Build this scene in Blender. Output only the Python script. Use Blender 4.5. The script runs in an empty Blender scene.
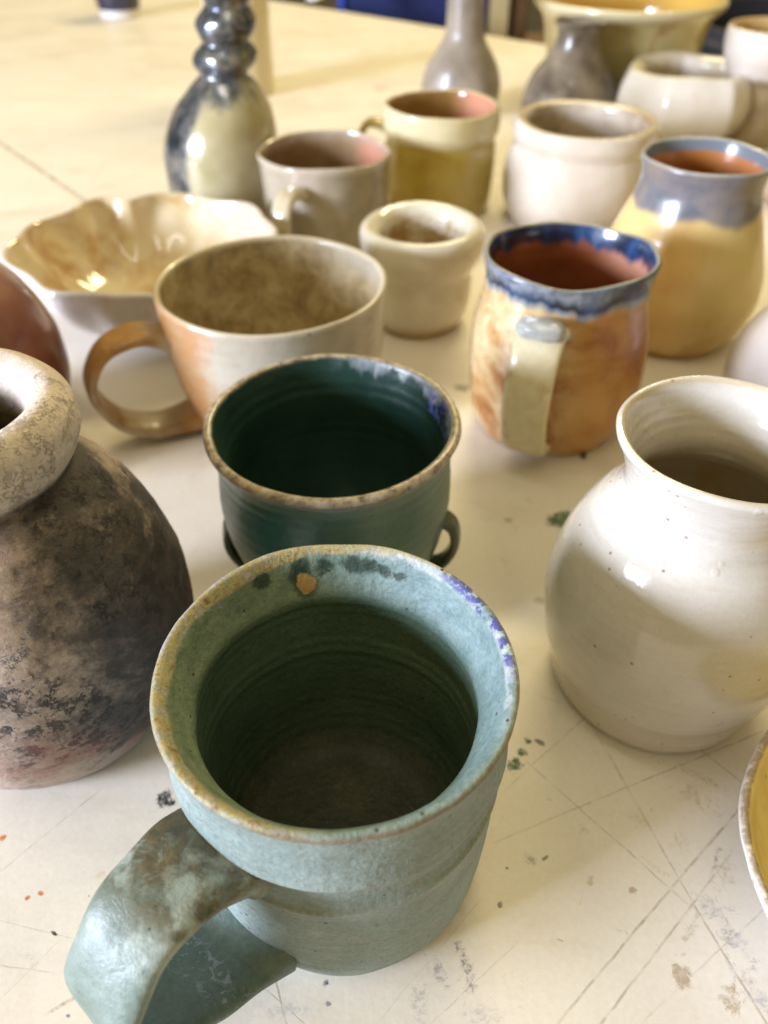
import bpy, bmesh, math, random
from mathutils import Vector, noise as mn
sc = bpy.context.scene
R = math.radians

# ------------------------------------------------------------------ camera
cam = bpy.data.cameras.new('camera'); co = bpy.data.objects.new('camera', cam); sc.collection.objects.link(co)
sc.camera = co
co.location = (0, 0, 0.265); co.rotation_euler = (R(90 - 41), 0, 0)
cam.sensor_fit = 'VERTICAL'; cam.sensor_height = 24; cam.lens = 800 / 1024 * 24
cam.clip_start = 0.01; cam.clip_end = 50
cam.dof.use_dof = True; cam.dof.focus_distance = 0.225; cam.dof.aperture_fstop = 6.5

# ------------------------------------------------------------------ world and lamps
w = bpy.data.worlds.new('World'); sc.world = w; w.use_nodes = True
wt = w.node_tree; wt.nodes.clear()
wo = wt.nodes.new('ShaderNodeOutputWorld'); bg = wt.nodes.new('ShaderNodeBackground')
tc = wt.nodes.new('ShaderNodeTexCoord'); sx = wt.nodes.new('ShaderNodeSeparateXYZ')
wr = wt.nodes.new('ShaderNodeValToRGB')
wn = wt.nodes.new('ShaderNodeTexNoise'); wn.inputs['Scale'].default_value = 2.2; wn.inputs['Detail'].default_value = 1
wm = wt.nodes.new('ShaderNodeMath'); wm.operation = 'MULTIPLY_ADD'; wm.inputs[1].default_value = 0.5; wm.inputs[2].default_value = 0.17
wa = wt.nodes.new('ShaderNodeMath'); wa.operation = 'MULTIPLY_ADD'; wa.inputs[1].default_value = 0.45
wt.links.new(tc.outputs['Generated'], sx.inputs[0]); wt.links.new(tc.outputs['Generated'], wn.inputs['Vector'])
wt.links.new(sx.outputs['Z'], wm.inputs[0])
wt.links.new(wn.outputs['Fac'], wa.inputs[0]); wt.links.new(wm.outputs[0], wa.inputs[2])
wt.links.new(wa.outputs[0], wr.inputs[0])
e = wr.color_ramp.elements
e[0].position = 0.30; e[0].color = (0.12, 0.09, 0.06, 1)
e[1].position = 1.0; e[1].color = (1.0, 0.84, 0.46, 1)
m_ = e.new(0.62); m_.color = (0.46, 0.37, 0.18, 1)
wt.links.new(wr.outputs[0], bg.inputs[0]); bg.inputs[1].default_value = 0.82
wt.links.new(bg.outputs[0], wo.inputs[0])

def area(name, loc, target, sx_, sy_, power, col):
    l = bpy.data.lights.new(name, 'AREA'); l.shape = 'RECTANGLE'; l.size = sx_; l.size_y = sy_
    l.energy = power; l.color = col
    o = bpy.data.objects.new(name, l); sc.collection.objects.link(o)
    o.location = loc
    o.rotation_euler = (Vector(target) - Vector(loc)).to_track_quat('-Z', 'Y').to_euler()
    return o
area('window_light', (-2.28, -0.80, 0.66), (0.05, 0.22, 0.06), 0.75, 0.55, 150, (0.72, 0.80, 1.0))
area('ceiling_tube', (0.5, 2.3, 1.7), (0.1, 0.9, 0), 1.2, 0.14, 30, (1.0, 0.84, 0.46))
area('ceiling_tube', (-0.3, 0.1, 1.9), (0, 0.5, 0), 1.2, 0.06, 3, (1.0, 0.94, 0.86))

sc.view_settings.view_transform = 'Standard'; sc.view_settings.look = 'None'
sc.view_settings.exposure = 0.32; sc.view_settings.gamma = 1.0

# ------------------------------------------------------------------ helpers: objects
def link(o):
    sc.collection.objects.link(o); return o
def tag(o, label=None, cat=None, group=None, kind=None):
    if label: o['label'] = label
    if cat: o['category'] = cat
    if group: o['group'] = group
    if kind: o['kind'] = kind
    return o
def thing(name, label, cat, loc, rz=0, group=None):
    o = link(bpy.data.objects.new(name, None)); o.location = loc; o.rotation_euler = (0, 0, rz)
    o.empty_display_size = 0.02
    return tag(o, label, cat, group)
def mesh_obj(name, verts, faces, mat, parent=None, attrs=None, smooth=True):
    me = bpy.data.meshes.new(name); me.from_pydata(verts, [], faces)
    bm = bmesh.new(); bm.from_mesh(me); bmesh.ops.recalc_face_normals(bm, faces=bm.faces[:]); bm.to_mesh(me); bm.free()
    for k, v in (attrs or {}).items():
        a = me.attributes.new(k, 'FLOAT', 'POINT'); a.data.foreach_set('value', v)
    if smooth: me.polygons.foreach_set('use_smooth', [True] * len(me.polygons))
    me.materials.append(mat)
    o = link(bpy.data.objects.new(name, me))
    if parent: o.parent = parent
    return o
def catmull(pts, n):
    out = []; N = len(pts)
    for i in range(N - 1):
        p0 = pts[max(i - 1, 0)]; p1 = pts[i]; p2 = pts[i + 1]; p3 = pts[min(i + 2, N - 1)]
        d = len(p1)
        for k in range(n):
            t = k / n
            out.append(tuple(0.5 * (2 * p1[j] + (p2[j] - p0[j]) * t + (2 * p0[j] - 5 * p1[j] + 4 * p2[j] - p3[j]) * t * t
                       + (3 * p1[j] - p0[j] - 3 * p2[j] + p3[j]) * t ** 3) for j in range(d)))
    out.append(tuple(pts[-1])); return out

def lathe(name, outer, inner, mat, parent=None, seg=128, n=7, wob=0.006, lump=0.0, lumpf=25, rings=0.0, ringf=900,
          seed=0, radial=None, rimz=0.0, shear=None, irings=0.0):
    """outer: (r,z) in cm from foot to lip (lip = last); inner: from just inside the lip to the floor."""
    ctrl = [(r, z) for r, z in outer] + [(r, z) for r, z in inner]
    prof = catmull(ctrl, n); lipi = (len(outer) - 1) * n
    prof = [(max(r, 0.0), z) for r, z in prof]
    s = [0.0]
    for a, b in zip(prof, prof[1:]): s.append(s[-1] + math.hypot(a[0] - b[0], a[1] - b[1]))
    ztop = max(z for r, z in prof)
    verts = []; lipd = []; off = Vector((seed * 3.1, seed * 1.7, seed * 0.9))
    for (r, z), ss in zip(prof, s):
        ring = (irings if irings and ss > s[lipi] + 1.2 else rings) * math.sin(z * 0.01 * ringf + seed) * (0.6 + 0.4 * math.sin(z * 3.1 + seed))
        for k in range(seg):
            a = 2 * math.pi * k / seg
            c, sn = math.cos(a), math.sin(a)
            f = 1 + wob * math.sin(2 * a + seed) + 0.6 * wob * math.sin(3 * a + 2.1 * seed + z * 0.15)
            if radial: f *= radial(a, z / ztop)
            rr = r * f + (ring if r > 0.5 else 0)
            zz = z + rimz * (z / ztop) ** 3 * (math.sin(2 * a + seed * 2) + 0.5 * math.sin(5 * a + seed))
            p = Vector((rr * c, rr * sn, zz)) * 0.01
            if lump and r > 0.4:
                d = lump * mn.noise(p * lumpf + off) * 0.01 + 0.3 * lump * mn.noise(p * lumpf * 3.3 + off) * 0.01
                p.x += c * d; p.y += sn * d
                if 0.3 < z: p.z += 0.4 * d
            if shear: p.x += shear * max(p.z - 0.06, 0)
            verts.append(p); lipd.append((ss - s[lipi]) * 0.01)
    faces = []; M = len(prof)
    for i in range(M - 1):
        for k in range(seg):
            k2 = (k + 1) % seg
            faces.append((i * seg + k, i * seg + k2, (i + 1) * seg + k2, (i + 1) * seg + k))
    # close foot and floor
    faces.append(tuple(range(seg))[::-1]); faces.append(tuple((M - 1) * seg + k for k in range(seg)))
    return mesh_obj(name, verts, faces, mat, parent, {'lipd': lipd})

def strap(name, path, mat, parent, phi, n=12, m=28, lump=0.0, seed=0, power=2.6, groove=0.0, skew=0.0):
    """path: (radial, z, width, thickness) in cm in the vertical plane at azimuth phi."""
    P = catmull(path, n); verts = []; sl = []
    er = Vector((math.cos(phi), math.sin(phi), 0)); et = Vector((-math.sin(phi), math.cos(phi), 0)); ez = Vector((0, 0, 1))
    N = len(P); L = 0
    for i, (r, z, wd, th) in enumerate(P):
        a = P[max(i - 1, 0)]; b = P[min(i + 1, N - 1)]
        t = Vector((b[0] - a[0], b[1] - a[1])).normalized(); nrm = (er * (-t.y) + ez * t.x)
        c = er * r + ez * z + et * (skew * (i / (N - 1) - 0.5))
        for k in range(m):
            q = 2 * math.pi * k / m
            cx = math.copysign(abs(math.cos(q)) ** (2 / power), math.cos(q)); sy = math.copysign(abs(math.sin(q)) ** (2 / power), math.sin(q))
            g = 1 - groove * (1 - cx * cx)
            p = (c + et * (cx * wd / 2) + nrm * (sy * th / 2 * g)) * 0.01
            if lump:
                p += nrm * lump * 0.01 * mn.noise(p * 60 + Vector((seed, 0, 0))) + et * lump * 0.012 * mn.noise(p * 45 + Vector((0, seed, 7)))
            verts.append(p); sl.append(i / (N - 1))
    faces = []
    for i in range(N - 1):
        for k in range(m):
            k2 = (k + 1) % m
            faces.append((i * m + k, i * m + k2, (i + 1) * m + k2, (i + 1) * m + k))
    faces.append(tuple(range(m))); faces.append(tuple((N - 1) * m + k for k in range(m)))
    return mesh_obj(name, verts, faces, mat, parent, {'along': sl})

def box(name, size, loc, mat, parent=None, bev=0.003):
    bm = bmesh.new(); bmesh.ops.create_cube(bm, size=1)
    for v in bm.verts: v.co = Vector((v.co.x * size[0], v.co.y * size[1], v.co.z * size[2])) + Vector(loc)
    bmesh.ops.bevel(bm, geom=bm.edges[:], offset=bev, segments=2, affect='EDGES')
    me = bpy.data.meshes.new(name); bm.to_mesh(me); bm.free(); me.materials.append(mat)
    o = link(bpy.data.objects.new(name, me)); o.parent = parent; return o

# ------------------------------------------------------------------ helpers: node materials
class Mat:
    def __init__(s, name):
        s.m = bpy.data.materials.new(name); s.m.use_nodes = True; s.t = s.m.node_tree; s.t.nodes.clear()
        s.o = s.t.nodes.new('ShaderNodeOutputMaterial'); s.b = s.t.nodes.new('ShaderNodeBsdfPrincipled')
        s.t.links.new(s.b.outputs[0], s.o.inputs[0])
        s.tc = s.t.nodes.new('ShaderNodeTexCoord'); s.P = s.tc.outputs['Object']
        sp = s.t.nodes.new('ShaderNodeSeparateXYZ'); s.t.links.new(s.P, sp.inputs[0])
        s.x, s.y, s.z = sp.outputs
    def put(s, sock, v):
        if isinstance(v, bpy.types.NodeSocket): s.t.links.new(v, sock)
        elif isinstance(v, (tuple, list)) and len(v) == 3 and sock.type == 'RGBA': sock.default_value = (*v, 1)
        else: sock.default_value = v
    def math(s, op, a, b=0.0, c=None, clamp=False):
        n = s.t.nodes.new('ShaderNodeMath'); n.operation = op; n.use_clamp = clamp
        s.put(n.inputs[0], a); s.put(n.inputs[1], b)
        if c is not None: s.put(n.inputs[2], c)
        return n.outputs[0]
    def add(s, a, b): return s.math('ADD', a, b)
    def sub(s, a, b): return s.math('SUBTRACT', a, b)
    def mul(s, a, b): return s.math('MULTIPLY', a, b)
    def mad(s, a, b, c): return s.math('MULTIPLY_ADD', a, b, c)
    def attr(s, nm):
        n = s.t.nodes.new('ShaderNodeAttribute'); n.attribute_name = nm; return n.outputs['Fac']
    def noise(s, scale, detail=3, rough=0.55, st=None, dist=0.0, off=None):
        n = s.t.nodes.new('ShaderNodeTexNoise'); n.inputs['Scale'].default_value = scale; n.inputs['Detail'].default_value = detail
        n.inputs['Roughness'].default_value = rough; n.inputs['Distortion'].default_value = dist
        v = s.P
        if st or off:
            mp = s.t.nodes.new('ShaderNodeMapping'); s.t.links.new(v, mp.inputs[0])
            if st: mp.inputs['Scale'].default_value = st
            if off: mp.inputs['Location'].default_value = off
            v = mp.outputs[0]
        s.t.links.new(v, n.inputs['Vector']); return n.outputs['Fac']
    def vor(s, scale, off=None):
        n = s.t.nodes.new('ShaderNodeTexVoronoi'); n.inputs['Scale'].default_value = scale
        v = s.P
        if off:
            mp = s.t.nodes.new('ShaderNodeMapping'); s.t.links.new(v, mp.inputs[0]); mp.inputs['Location'].default_value = off; v = mp.outputs[0]
        s.t.links.new(v, n.inputs['Vector']); return n.outputs['Distance']
    def st(s, x, a, b):     # smoothstep a->b (a may exceed b)
        n = s.t.nodes.new('ShaderNodeMapRange'); n.interpolation_type = 'SMOOTHSTEP'
        s.put(n.inputs['Value'], x)
        if a <= b: lo, hi, t0, t1 = a, b, 0, 1
        else: lo, hi, t0, t1 = b, a, 1, 0
        n.inputs['From Min'].default_value = lo; n.inputs['From Max'].default_value = hi
        n.inputs['To Min'].default_value = t0; n.inputs['To Max'].default_value = t1
        return n.outputs['Result']
    def band(s, x, a, b, soft): return s.mul(s.st(x, a - soft, a + soft), s.st(x, b + soft, b - soft))
    def ramp(s, f, stops):
        n = s.t.nodes.new('ShaderNodeValToRGB'); el = n.color_ramp.elements
        el[0].position, el[0].color = stops[0][0], (*stops[0][1], 1)
        el[1].position, el[1].color = stops[-1][0], (*stops[-1][1], 1)
        for p, c in stops[1:-1]:
            q = el.new(p); q.color = (*c, 1)
        s.put(n.inputs[0], f); return n.outputs[0]
    def mix(s, f, a, b, blend='MIX'):
        n = s.t.nodes.new('ShaderNodeMix'); n.data_type = 'RGBA'; n.blend_type = blend
        s.put(n.inputs[0], f); s.put(n.inputs[6], a); s.put(n.inputs[7], b); return n.outputs[2]
    def azim(s, phi):        # 1 towards azimuth phi, -1 opposite
        v = s.add(s.mul(s.x, math.cos(phi)), s.mul(s.y, math.sin(phi)))
        rr = s.math('SQRT', s.add(s.mul(s.x, s.x), s.add(s.mul(s.y, s.y), 1e-7)))
        return s.math('DIVIDE', v, rr)
    def specks(s, scale, size, off=None, amt=0.5):
        d = s.st(s.vor(scale, off), size, size * 0.5)
        return s.mul(d, s.st(s.noise(scale * 0.5, 1, off=(3, 1, 5)), 1 - amt - 0.02, 1 - amt + 0.03))
    def grain(s, c, scale=650, amt=0.3):
        g = s.mad(s.noise(scale, 2, 0.6, off=(4, 4, 4)), 2 * amt, 1 - amt)
        n = s.t.nodes.new('ShaderNodeVectorMath'); n.operation = 'SCALE'
        s.put(n.inputs[0], c); s.put(n.inputs['Scale'], g); return n.outputs[0]
    def out(s, col, rough=0.3, bump=None, bs=0.3, bd=0.001, coat=0.0, spec=0.5):
        s.put(s.b.inputs['Base Color'], col); s.put(s.b.inputs['Roughness'], rough)
        s.put(s.b.inputs['Coat Weight'], coat); s.b.inputs['Coat Roughness'].default_value = 0.06
        s.put(s.b.inputs['Specular IOR Level'], spec)
        if bump is not None:
            n = s.t.nodes.new('ShaderNodeBump'); n.inputs['Strength'].default_value = bs; n.inputs['Distance'].default_value = bd
            s.put(n.inputs['Height'], bump); s.t.links.new(n.outputs[0], s.b.inputs['Normal'])
        return s.m

def simple(name, c0, c1, scale=30, rough=0.3, coat=0.0, speck=None, bd=0.0006, bs=0.25):
    s = Mat(name); n = s.noise(scale, 4)
    c = s.ramp(n, [(0.3, c0), (0.7, c1)])
    if speck: c = s.mix(s.specks(400, 0.25, amt=0.5), c, speck)
    return s.out(c, rough, s.noise(220, 3), bs, bd, coat)

# ------------------------------------------------------------------ the table
def table_material():
    s = Mat('stained_cream_laminate')
    base = s.ramp(s.noise(3.5, 5, 0.6), [(0.3, (0.67, 0.612, 0.52)), (0.7, (0.75, 0.705, 0.63))])
    base = s.mix(s.mul(s.st(s.noise(9, 6, 0.7, dist=0.6), 0.48, 0.75), 0.5), base, (0.50, 0.41, 0.28))
    base = s.mix(s.mul(s.st(s.noise(5, 5, 0.65, st=(1, 2.5, 1), off=(3, 9, 0)), 0.52, 0.68), 0.35), base, (0.50, 0.42, 0.36))
    brk = s.noise(520, 3, 0.7); fine = s.noise(160, 4, 0.7); fine2 = s.noise(420, 2)
    nx = s.sub(s.noise(90, 3, 0.65), 0.5); ny = s.sub(s.noise(90, 3, 0.65, off=(7, 2, 1)), 0.5)
    X = s.mad(nx, 0.0009, s.x); Y = s.mad(ny, 0.0009, s.y)
    def seg(a, b, wd):
        ax, ay = a; bx, by = b; L = math.hypot(bx - ax, by - ay); dx, dy = (bx - ax) / L, (by - ay) / L
        u = s.add(s.mul(s.sub(X, ax), dx), s.mul(s.sub(Y, ay), dy))
        v = s.math('ABSOLUTE', s.add(s.mul(s.sub(X, ax), -dy), s.mul(s.sub(Y, ay), dx)))
        return s.mul(s.st(v, wd, wd * 0.35), s.band(u, 0, L, 0.002))
    lines = None
    for a, b, wd, k in SCRATCHES:
        q = s.mul(seg(a, b, wd), k)
        lines = q if lines is None else s.math('MAXIMUM', lines, q)
    lines = s.mul(lines, s.mad(s.mul(s.st(fine, 0.36, 0.56), s.st(s.noise(40, 4, 0.7, off=(9, 1, 0)), 0.3, 0.6)), 0.62, 0.13))
    c = s.mix(lines, base, (0.22, 0.155, 0.08))
    sn = s.noise(190, 7, 0.78, dist=1.6)
    for (px, py, rx, ry, rot, col, thr, op) in STAINS:
        cx, cy = px, py; ca, sa = math.cos(rot), math.sin(rot)
        ddx = s.sub(s.x, cx); ddy = s.sub(s.y, cy)
        u = s.mul(s.add(s.mul(ddx, ca), s.mul(ddy, sa)), 1 / rx); v = s.mul(s.add(s.mul(ddx, -sa), s.mul(ddy, ca)), 1 / ry)
        d = s.math('SQRT', s.add(s.mul(u, u), s.mul(v, v)))
        f = s.add(d, s.mul(s.sub(sn, 0.5), 2.0 + 5.0 * thr))
        op = s.mul(s.mad(s.st(brk, 0.42, 0.56), min(0.8, 1.4 * thr), 1 - min(0.8, 1.4 * thr)), op)
        c = s.mix(s.mul(s.st(f, 1.0, 0.75 - thr), op), c, col)
    # crumbs and pin-prick specks of clay and oxide
    c = s.mix(s.mul(s.st(s.noise(300, 4, 0.8, off=(1, 2, 0)), 0.70, 0.735), 0.8), c, (0.10, 0.07, 0.05))
    c = s.mix(s.mul(s.st(s.noise(110, 5, 0.8, dist=1.2, off=(4, 2, 0)), 0.69, 0.72), 0.6), c, (0.26, 0.17, 0.09))
    c = s.mix(s.mul(s.st(s.noise(60, 6, 0.75, dist=1.5, off=(3, 3, 0)), 0.64, 0.72), 0.45), c, (0.36, 0.27, 0.16))
    c = s.mix(s.mul(s.st(s.noise(24, 6, 0.7, dist=2.0, off=(1, 8, 0)), 0.66, 0.74), 0.3), c, (0.42, 0.37, 0.33))
    return s.out(s.grain(c, 500, 0.08), s.mad(s.noise(20, 4), 0.25, 0.30), s.add(fine, s.mul(lines, -1.2)), 0.25, 0.0004)
SCRATCHES = []; STAINS = []
def S(x0, y0, x1, y1, wd=0.00055, k=0.6):
    SCRATCHES.append(((x0, y0), (x1, y1), wd, k))
S(0.0785, 0.1858, 0.0999, 0.1122, 0.0005, 0.6)
S(0.0999, 0.1122, 0.1126, 0.0749, 0.0006, 0.6)
S(0.0528, 0.1637, 0.0984, 0.1116, 0.0005, 0.55)
S(0.0510, 0.0784, 0.0941, 0.1170, 0.00055, 0.8)
S(0.0941, 0.1170, 0.1261, 0.1451, 0.0006, 0.95)
S(0.0627, 0.0774, 0.1180, 0.1291, 0.00055, 0.75)
S(0.0376, 0.1323, 0.0710, 0.1462, 0.0005, 0.5)
S(0.0710, 0.1462, 0.1478, 0.1776, 0.0005, 0.6)
S(0.0436, 0.1520, 0.0779, 0.1825, 0.0004, 0.5)
S(0.1167, 0.1714, 0.1327, 0.1520, 0.0005, 0.6)
S(-0.1278, 0.1223, -0.1151, 0.1373, 0.0003, 0.5)
S(-0.1151, 0.1373, -0.1024, 0.1520, 0.00035, 0.6)
S(-0.0986, 0.0807, -0.0911, 0.0852, 0.0008, 0.9)
S(-0.0334, 0.0918, -0.0275, 0.0764, 0.0005, 0.7)
S(-0.0516, 0.0769, -0.0338, 0.0896, 0.00035, 0.6)
S(-0.1222, 0.1070, -0.0977, 0.1015, 0.0003, 0.5)
S(-0.0367, 0.0882, -0.0214, 0.0769, 0.0003, 0.4)
S(-0.1174, 0.0937, -0.1015, 0.0918, 0.0003, 0.4)
S(0.0902, 0.2703, 0.1092, 0.2217, 0.0005, 0.3)
S(0.0452, 0.2217, 0.0708, 0.1958, 0.0004, 0.3)
S(0.0547, 0.1958, 0.0844, 0.1839, 0.0004, 0.4)
S(0.0134, 0.0779, 0.0425, 0.1009, 0.0003, 0.35)
S(0.0744, 0.0779, 0.1239, 0.1116, 0.0004, 0.4)
S(-0.0012, 0.0789, 0.0311, 0.1132, 0.0003, 0.3)
S(-0.1139, 0.0841, -0.1013, 0.1009, 0.0003, 0.3)
S(0.1256, 0.1910, 0.1544, 0.1958, 0.0003, 0.3)
S(-0.4972, 1.0127, -0.3340, 0.8139, 0.0032, 1.3)
S(-0.3340, 0.8139, -0.2292, 0.6832, 0.0032, 1.3)
STAINS += [
    (0.0867, 0.2980, 0.00648, 0.00674, 0, (0.02, 0.09, 0.035), 0.25, 1),
    (0.0915, 0.3025, 0.00452, 0.00381, -0.5, (0.03, 0.12, 0.05), 0.25, 0.9),
    (0.0481, 0.1621, 0.00333, 0.00331, -0.3, (0.02, 0.09, 0.035), 0.25, 1),
    (0.0518, 0.1675, 0.00225, 0.00212, -1, (0.02, 0.09, 0.035), 0.3, 1),
    (0.0547, 0.1723, 0.00152, 0.00131, -1, (0.02, 0.09, 0.035), 0.3, 1),
    (-0.0787, 0.1489, 0.00322, 0.00425, -0.2, (0.012, 0.01, 0.02), 0.25, 1),
    (-0.0755, 0.1470, 0.00178, 0.00229, -0.2, (0.012, 0.01, 0.02), 0.25, 1),
    (0.0592, 0.1718, 0.00228, 0.00130, -0.6, (0.12, 0.11, 0.1), 0.15, 0.9),
    (0.0246, 0.0952, 0.00215, 0.00626, 0.35, (0.1, 0.085, 0.14), 0.6, 0.75),
    (0.0258, 0.0882, 0.00240, 0.00327, 0.3, (0.1, 0.085, 0.14), 0.7, 0.7),
    (0.0164, 0.0918, 0.00274, 0.00501, 0.3, (0.1, 0.085, 0.14), 0.8, 0.5),
    (0.0107, 0.0841, 0.00356, 0.00637, -0.2, (0.1, 0.085, 0.14), 1, 0.3),
    (0.0905, 0.0904, 0.00333, 0.00414, -0.2, (0.4, 0.3, 0.21), 0.2, 0.9),
    (0.1055, 0.1107, 0.00772, 0.00437, -0.7, (0.36, 0.34, 0.38), 0.7, 0.6),
    (0.1097, 0.1009, 0.00313, 0.01179, 0.5, (0.36, 0.34, 0.38), 0.7, 0.6),
    (0.1108, 0.0855, 0.00268, 0.01071, 0.5, (0.36, 0.34, 0.38), 0.7, 0.65),
    (-0.1122, 0.1154, 0.00130, 0.00096, -0.5, (0.55, 0.16, 0.03), 0.15, 1),
    (-0.1310, 0.1340, 0.00138, 0.00143, 0, (0.55, 0.16, 0.03), 0.2, 1),
    (-0.1156, 0.1138, 0.00097, 0.00095, 0, (0.55, 0.16, 0.03), 0.2, 1),
    (-0.1038, 0.1030, 0.00157, 0.00066, -0.5, (0.012, 0.01, 0.02), 0.1, 1),
    (-0.0925, 0.0800, 0.00117, 0.00078, -0.4, (0.2, 0.24, 0.28), 0.1, 1),
    (0.0479, 0.4210, 0.00614, 0.00455, 0.1, (0.12, 0.11, 0.1), 0.2, 0.8),
    (0.1096, 0.3535, 0.00220, 0.00549, -0.2, (0.05, 0.035, 0.02), 0.15, 1),
    (0.0619, 0.2988, 0.00299, 0.00300, 0, (0.12, 0.11, 0.1), 0.3, 0.6),
    (0.0699, 0.2447, 0.00269, 0.00242, 0, (0.34, 0.24, 0.13), 0.3, 0.6),
    (0.0811, 0.1164, 0.00196, 0.00129, -0.4, (0.4, 0.3, 0.21), 0.3, 0.9),
    (-0.0166, 0.0831, 0.00118, 0.00079, 0, (0.1, 0.085, 0.14), 0.2, 0.7),
    (-0.0172, 0.0887, 0.00120, 0.00109, 0, (0.05, 0.04, 0.12), 0.25, 1),
    (0.0374, 0.1116, 0.00097, 0.00094, 0, (0.12, 0.11, 0.1), 0.2, 0.9),
    (0.0411, 0.1236, 0.00083, 0.00084, 0, (0.012, 0.01, 0.02), 0.2, 1),
    (0.1278, 0.1853, 0.00863, 0.00139, 0.1, (0.34, 0.24, 0.13), 0.25, 0.8),
    (0.0896, 0.1406, 0.00490, 0.00369, -0.6, (0.34, 0.24, 0.13), 0.9, 0.3),
    (0.1128, 0.1481, 0.00857, 0.00461, -0.5, (0.34, 0.24, 0.13), 1, 0.4),
    (0.1016, 0.1333, 0.00343, 0.00568, -0.6, (0.34, 0.24, 0.13), 0.9, 0.35),
    (0.1137, 0.1230, 0.00333, 0.00804, -0.2, (0.34, 0.24, 0.13), 0.9, 0.4),
    (-0.0052, 1.1409, 0.01035, 0.02013, 0, (0.62, 0.33, 0.24), 0.2, 0.5),
    (0.0491, 0.1263, 0.00269, 0.00205, -0.2, (0.12, 0.11, 0.1), 0.5, 0.5),
    (0.0543, 0.1270, 0.00169, 0.00069, 0.6, (0.12, 0.11, 0.1), 0.2, 0.8),
    (0.1170, 0.1560, 0.00948, 0.00200, -0.6, (0.34, 0.24, 0.13), 1, 0.45),
    (0.0920, 0.1230, 0.00533, 0.00134, -0.7, (0.34, 0.24, 0.13), 0.9, 0.45),
    (0.0965, 0.1039, 0.00946, 0.00150, 0.9, (0.34, 0.24, 0.13), 1, 0.5),
    (0.1117, 0.1263, 0.00808, 0.00137, 1.1, (0.22, 0.16, 0.12), 0.9, 0.5),
    (0.1091, 0.1039, 0.00946, 0.00180, 1.1, (0.24, 0.19, 0.15), 1, 0.5),
    (0.1090, 0.0896, 0.00664, 0.00220, 1, (0.34, 0.24, 0.13), 1, 0.5),
    (0.0696, 0.1369, 0.00346, 0.00181, -0.4, (0.34, 0.24, 0.13), 0.9, 0.4),
    (0.0593, 0.1481, 0.00214, 0.00115, -0.4, (0.34, 0.24, 0.13), 0.6, 0.5),
    (0.0744, 0.1039, 0.00252, 0.00090, -0.5, (0.34, 0.24, 0.13), 0.7, 0.45),
    (0.1009, 0.1642, 0.00447, 0.00167, -0.2, (0.34, 0.24, 0.13), 0.8, 0.45),
    (0.0750, 0.3142, 0.00719, 0.00477, -0.4, (0.34, 0.24, 0.13), 1, 0.3),
    (0.0571, 0.2703, 0.00472, 0.00336, -0.8, (0.34, 0.24, 0.13), 1, 0.3),
    (-0.0811, 0.0952, 0.00614, 0.00171, -0.3, (0.34, 0.24, 0.13), 1, 0.3),
    (-0.1087, 0.0952, 0.00491, 0.00142, -0.5, (0.36, 0.34, 0.38), 1, 0.3),
    (0.1027, 0.0841, 0.00297, 0.00425, -0.2, (0.34, 0.24, 0.13), 0.45, 0.7),
    (-0.0942, 0.1213, 0.00232, 0.00133, 0, (0.6, 0.48, 0.33), 0.3, 0.8),
    (0.0680, 0.1196, 0.00132, 0.00263, -0.2, (0.34, 0.24, 0.13), 0.5, 0.5),
    (0.0550, 0.1009, 0.00156, 0.00059, -0.4, (0.34, 0.24, 0.13), 0.3, 0.6),
    (-0.0277, 0.0815, 0.00883, 0.00261, 0, (0.36, 0.34, 0.38), 0.6, 0.4),
    (0.0281, 0.0802, 0.00732, 0.00363, 0, (0.36, 0.34, 0.38), 0.6, 0.5),
    (0.0910, 0.2162, 0.00253, 0.00214, 0, (0.34, 0.24, 0.13), 0.6, 0.3),
]
table_mat = table_material()
def slab(name, poly, z, th, mat):
    n = len(poly); vs = [(x, y, z) for x, y in poly] + [(x, y, z - th) for x, y in poly]
    fs = [tuple(range(n)), tuple(range(2 * n - 1, n - 1, -1))] + [(i, (i + 1) % n, n + (i + 1) % n, n + i) for i in range(n)]
    return mesh_obj(name, vs, fs, mat, smooth=False)
tag(slab('tabletop', [(-1.0, -0.25), (0.95, -0.25), (0.95, 0.80), (0.429, 1.215), (0.268, 1.385), (-0.07, 1.674), (-0.225, 1.80), (-0.363, 1.750), (-0.669, 1.612), (-1.0, 1.463)],
         0, 0.032, table_mat), kind='structure')
tag(slab('far_tabletop', [(-1.0, 1.480), (-0.669, 1.629), (-0.363, 1.767), (-0.245, 1.820), (-0.5, 2.5), (-1.6, 2.5), (-1.6, 1.30)], -0.002, 0.032, table_mat), kind='structure')
flm = simple('dark_brown_floor', (0.035, 0.024, 0.015), (0.07, 0.05, 0.03), 4, 0.5)
tag(slab('floor', [(-6, -3), (6, -3), (6, 9), (-6, 9)], -0.74, 0.05, flm), kind='structure')
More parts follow.
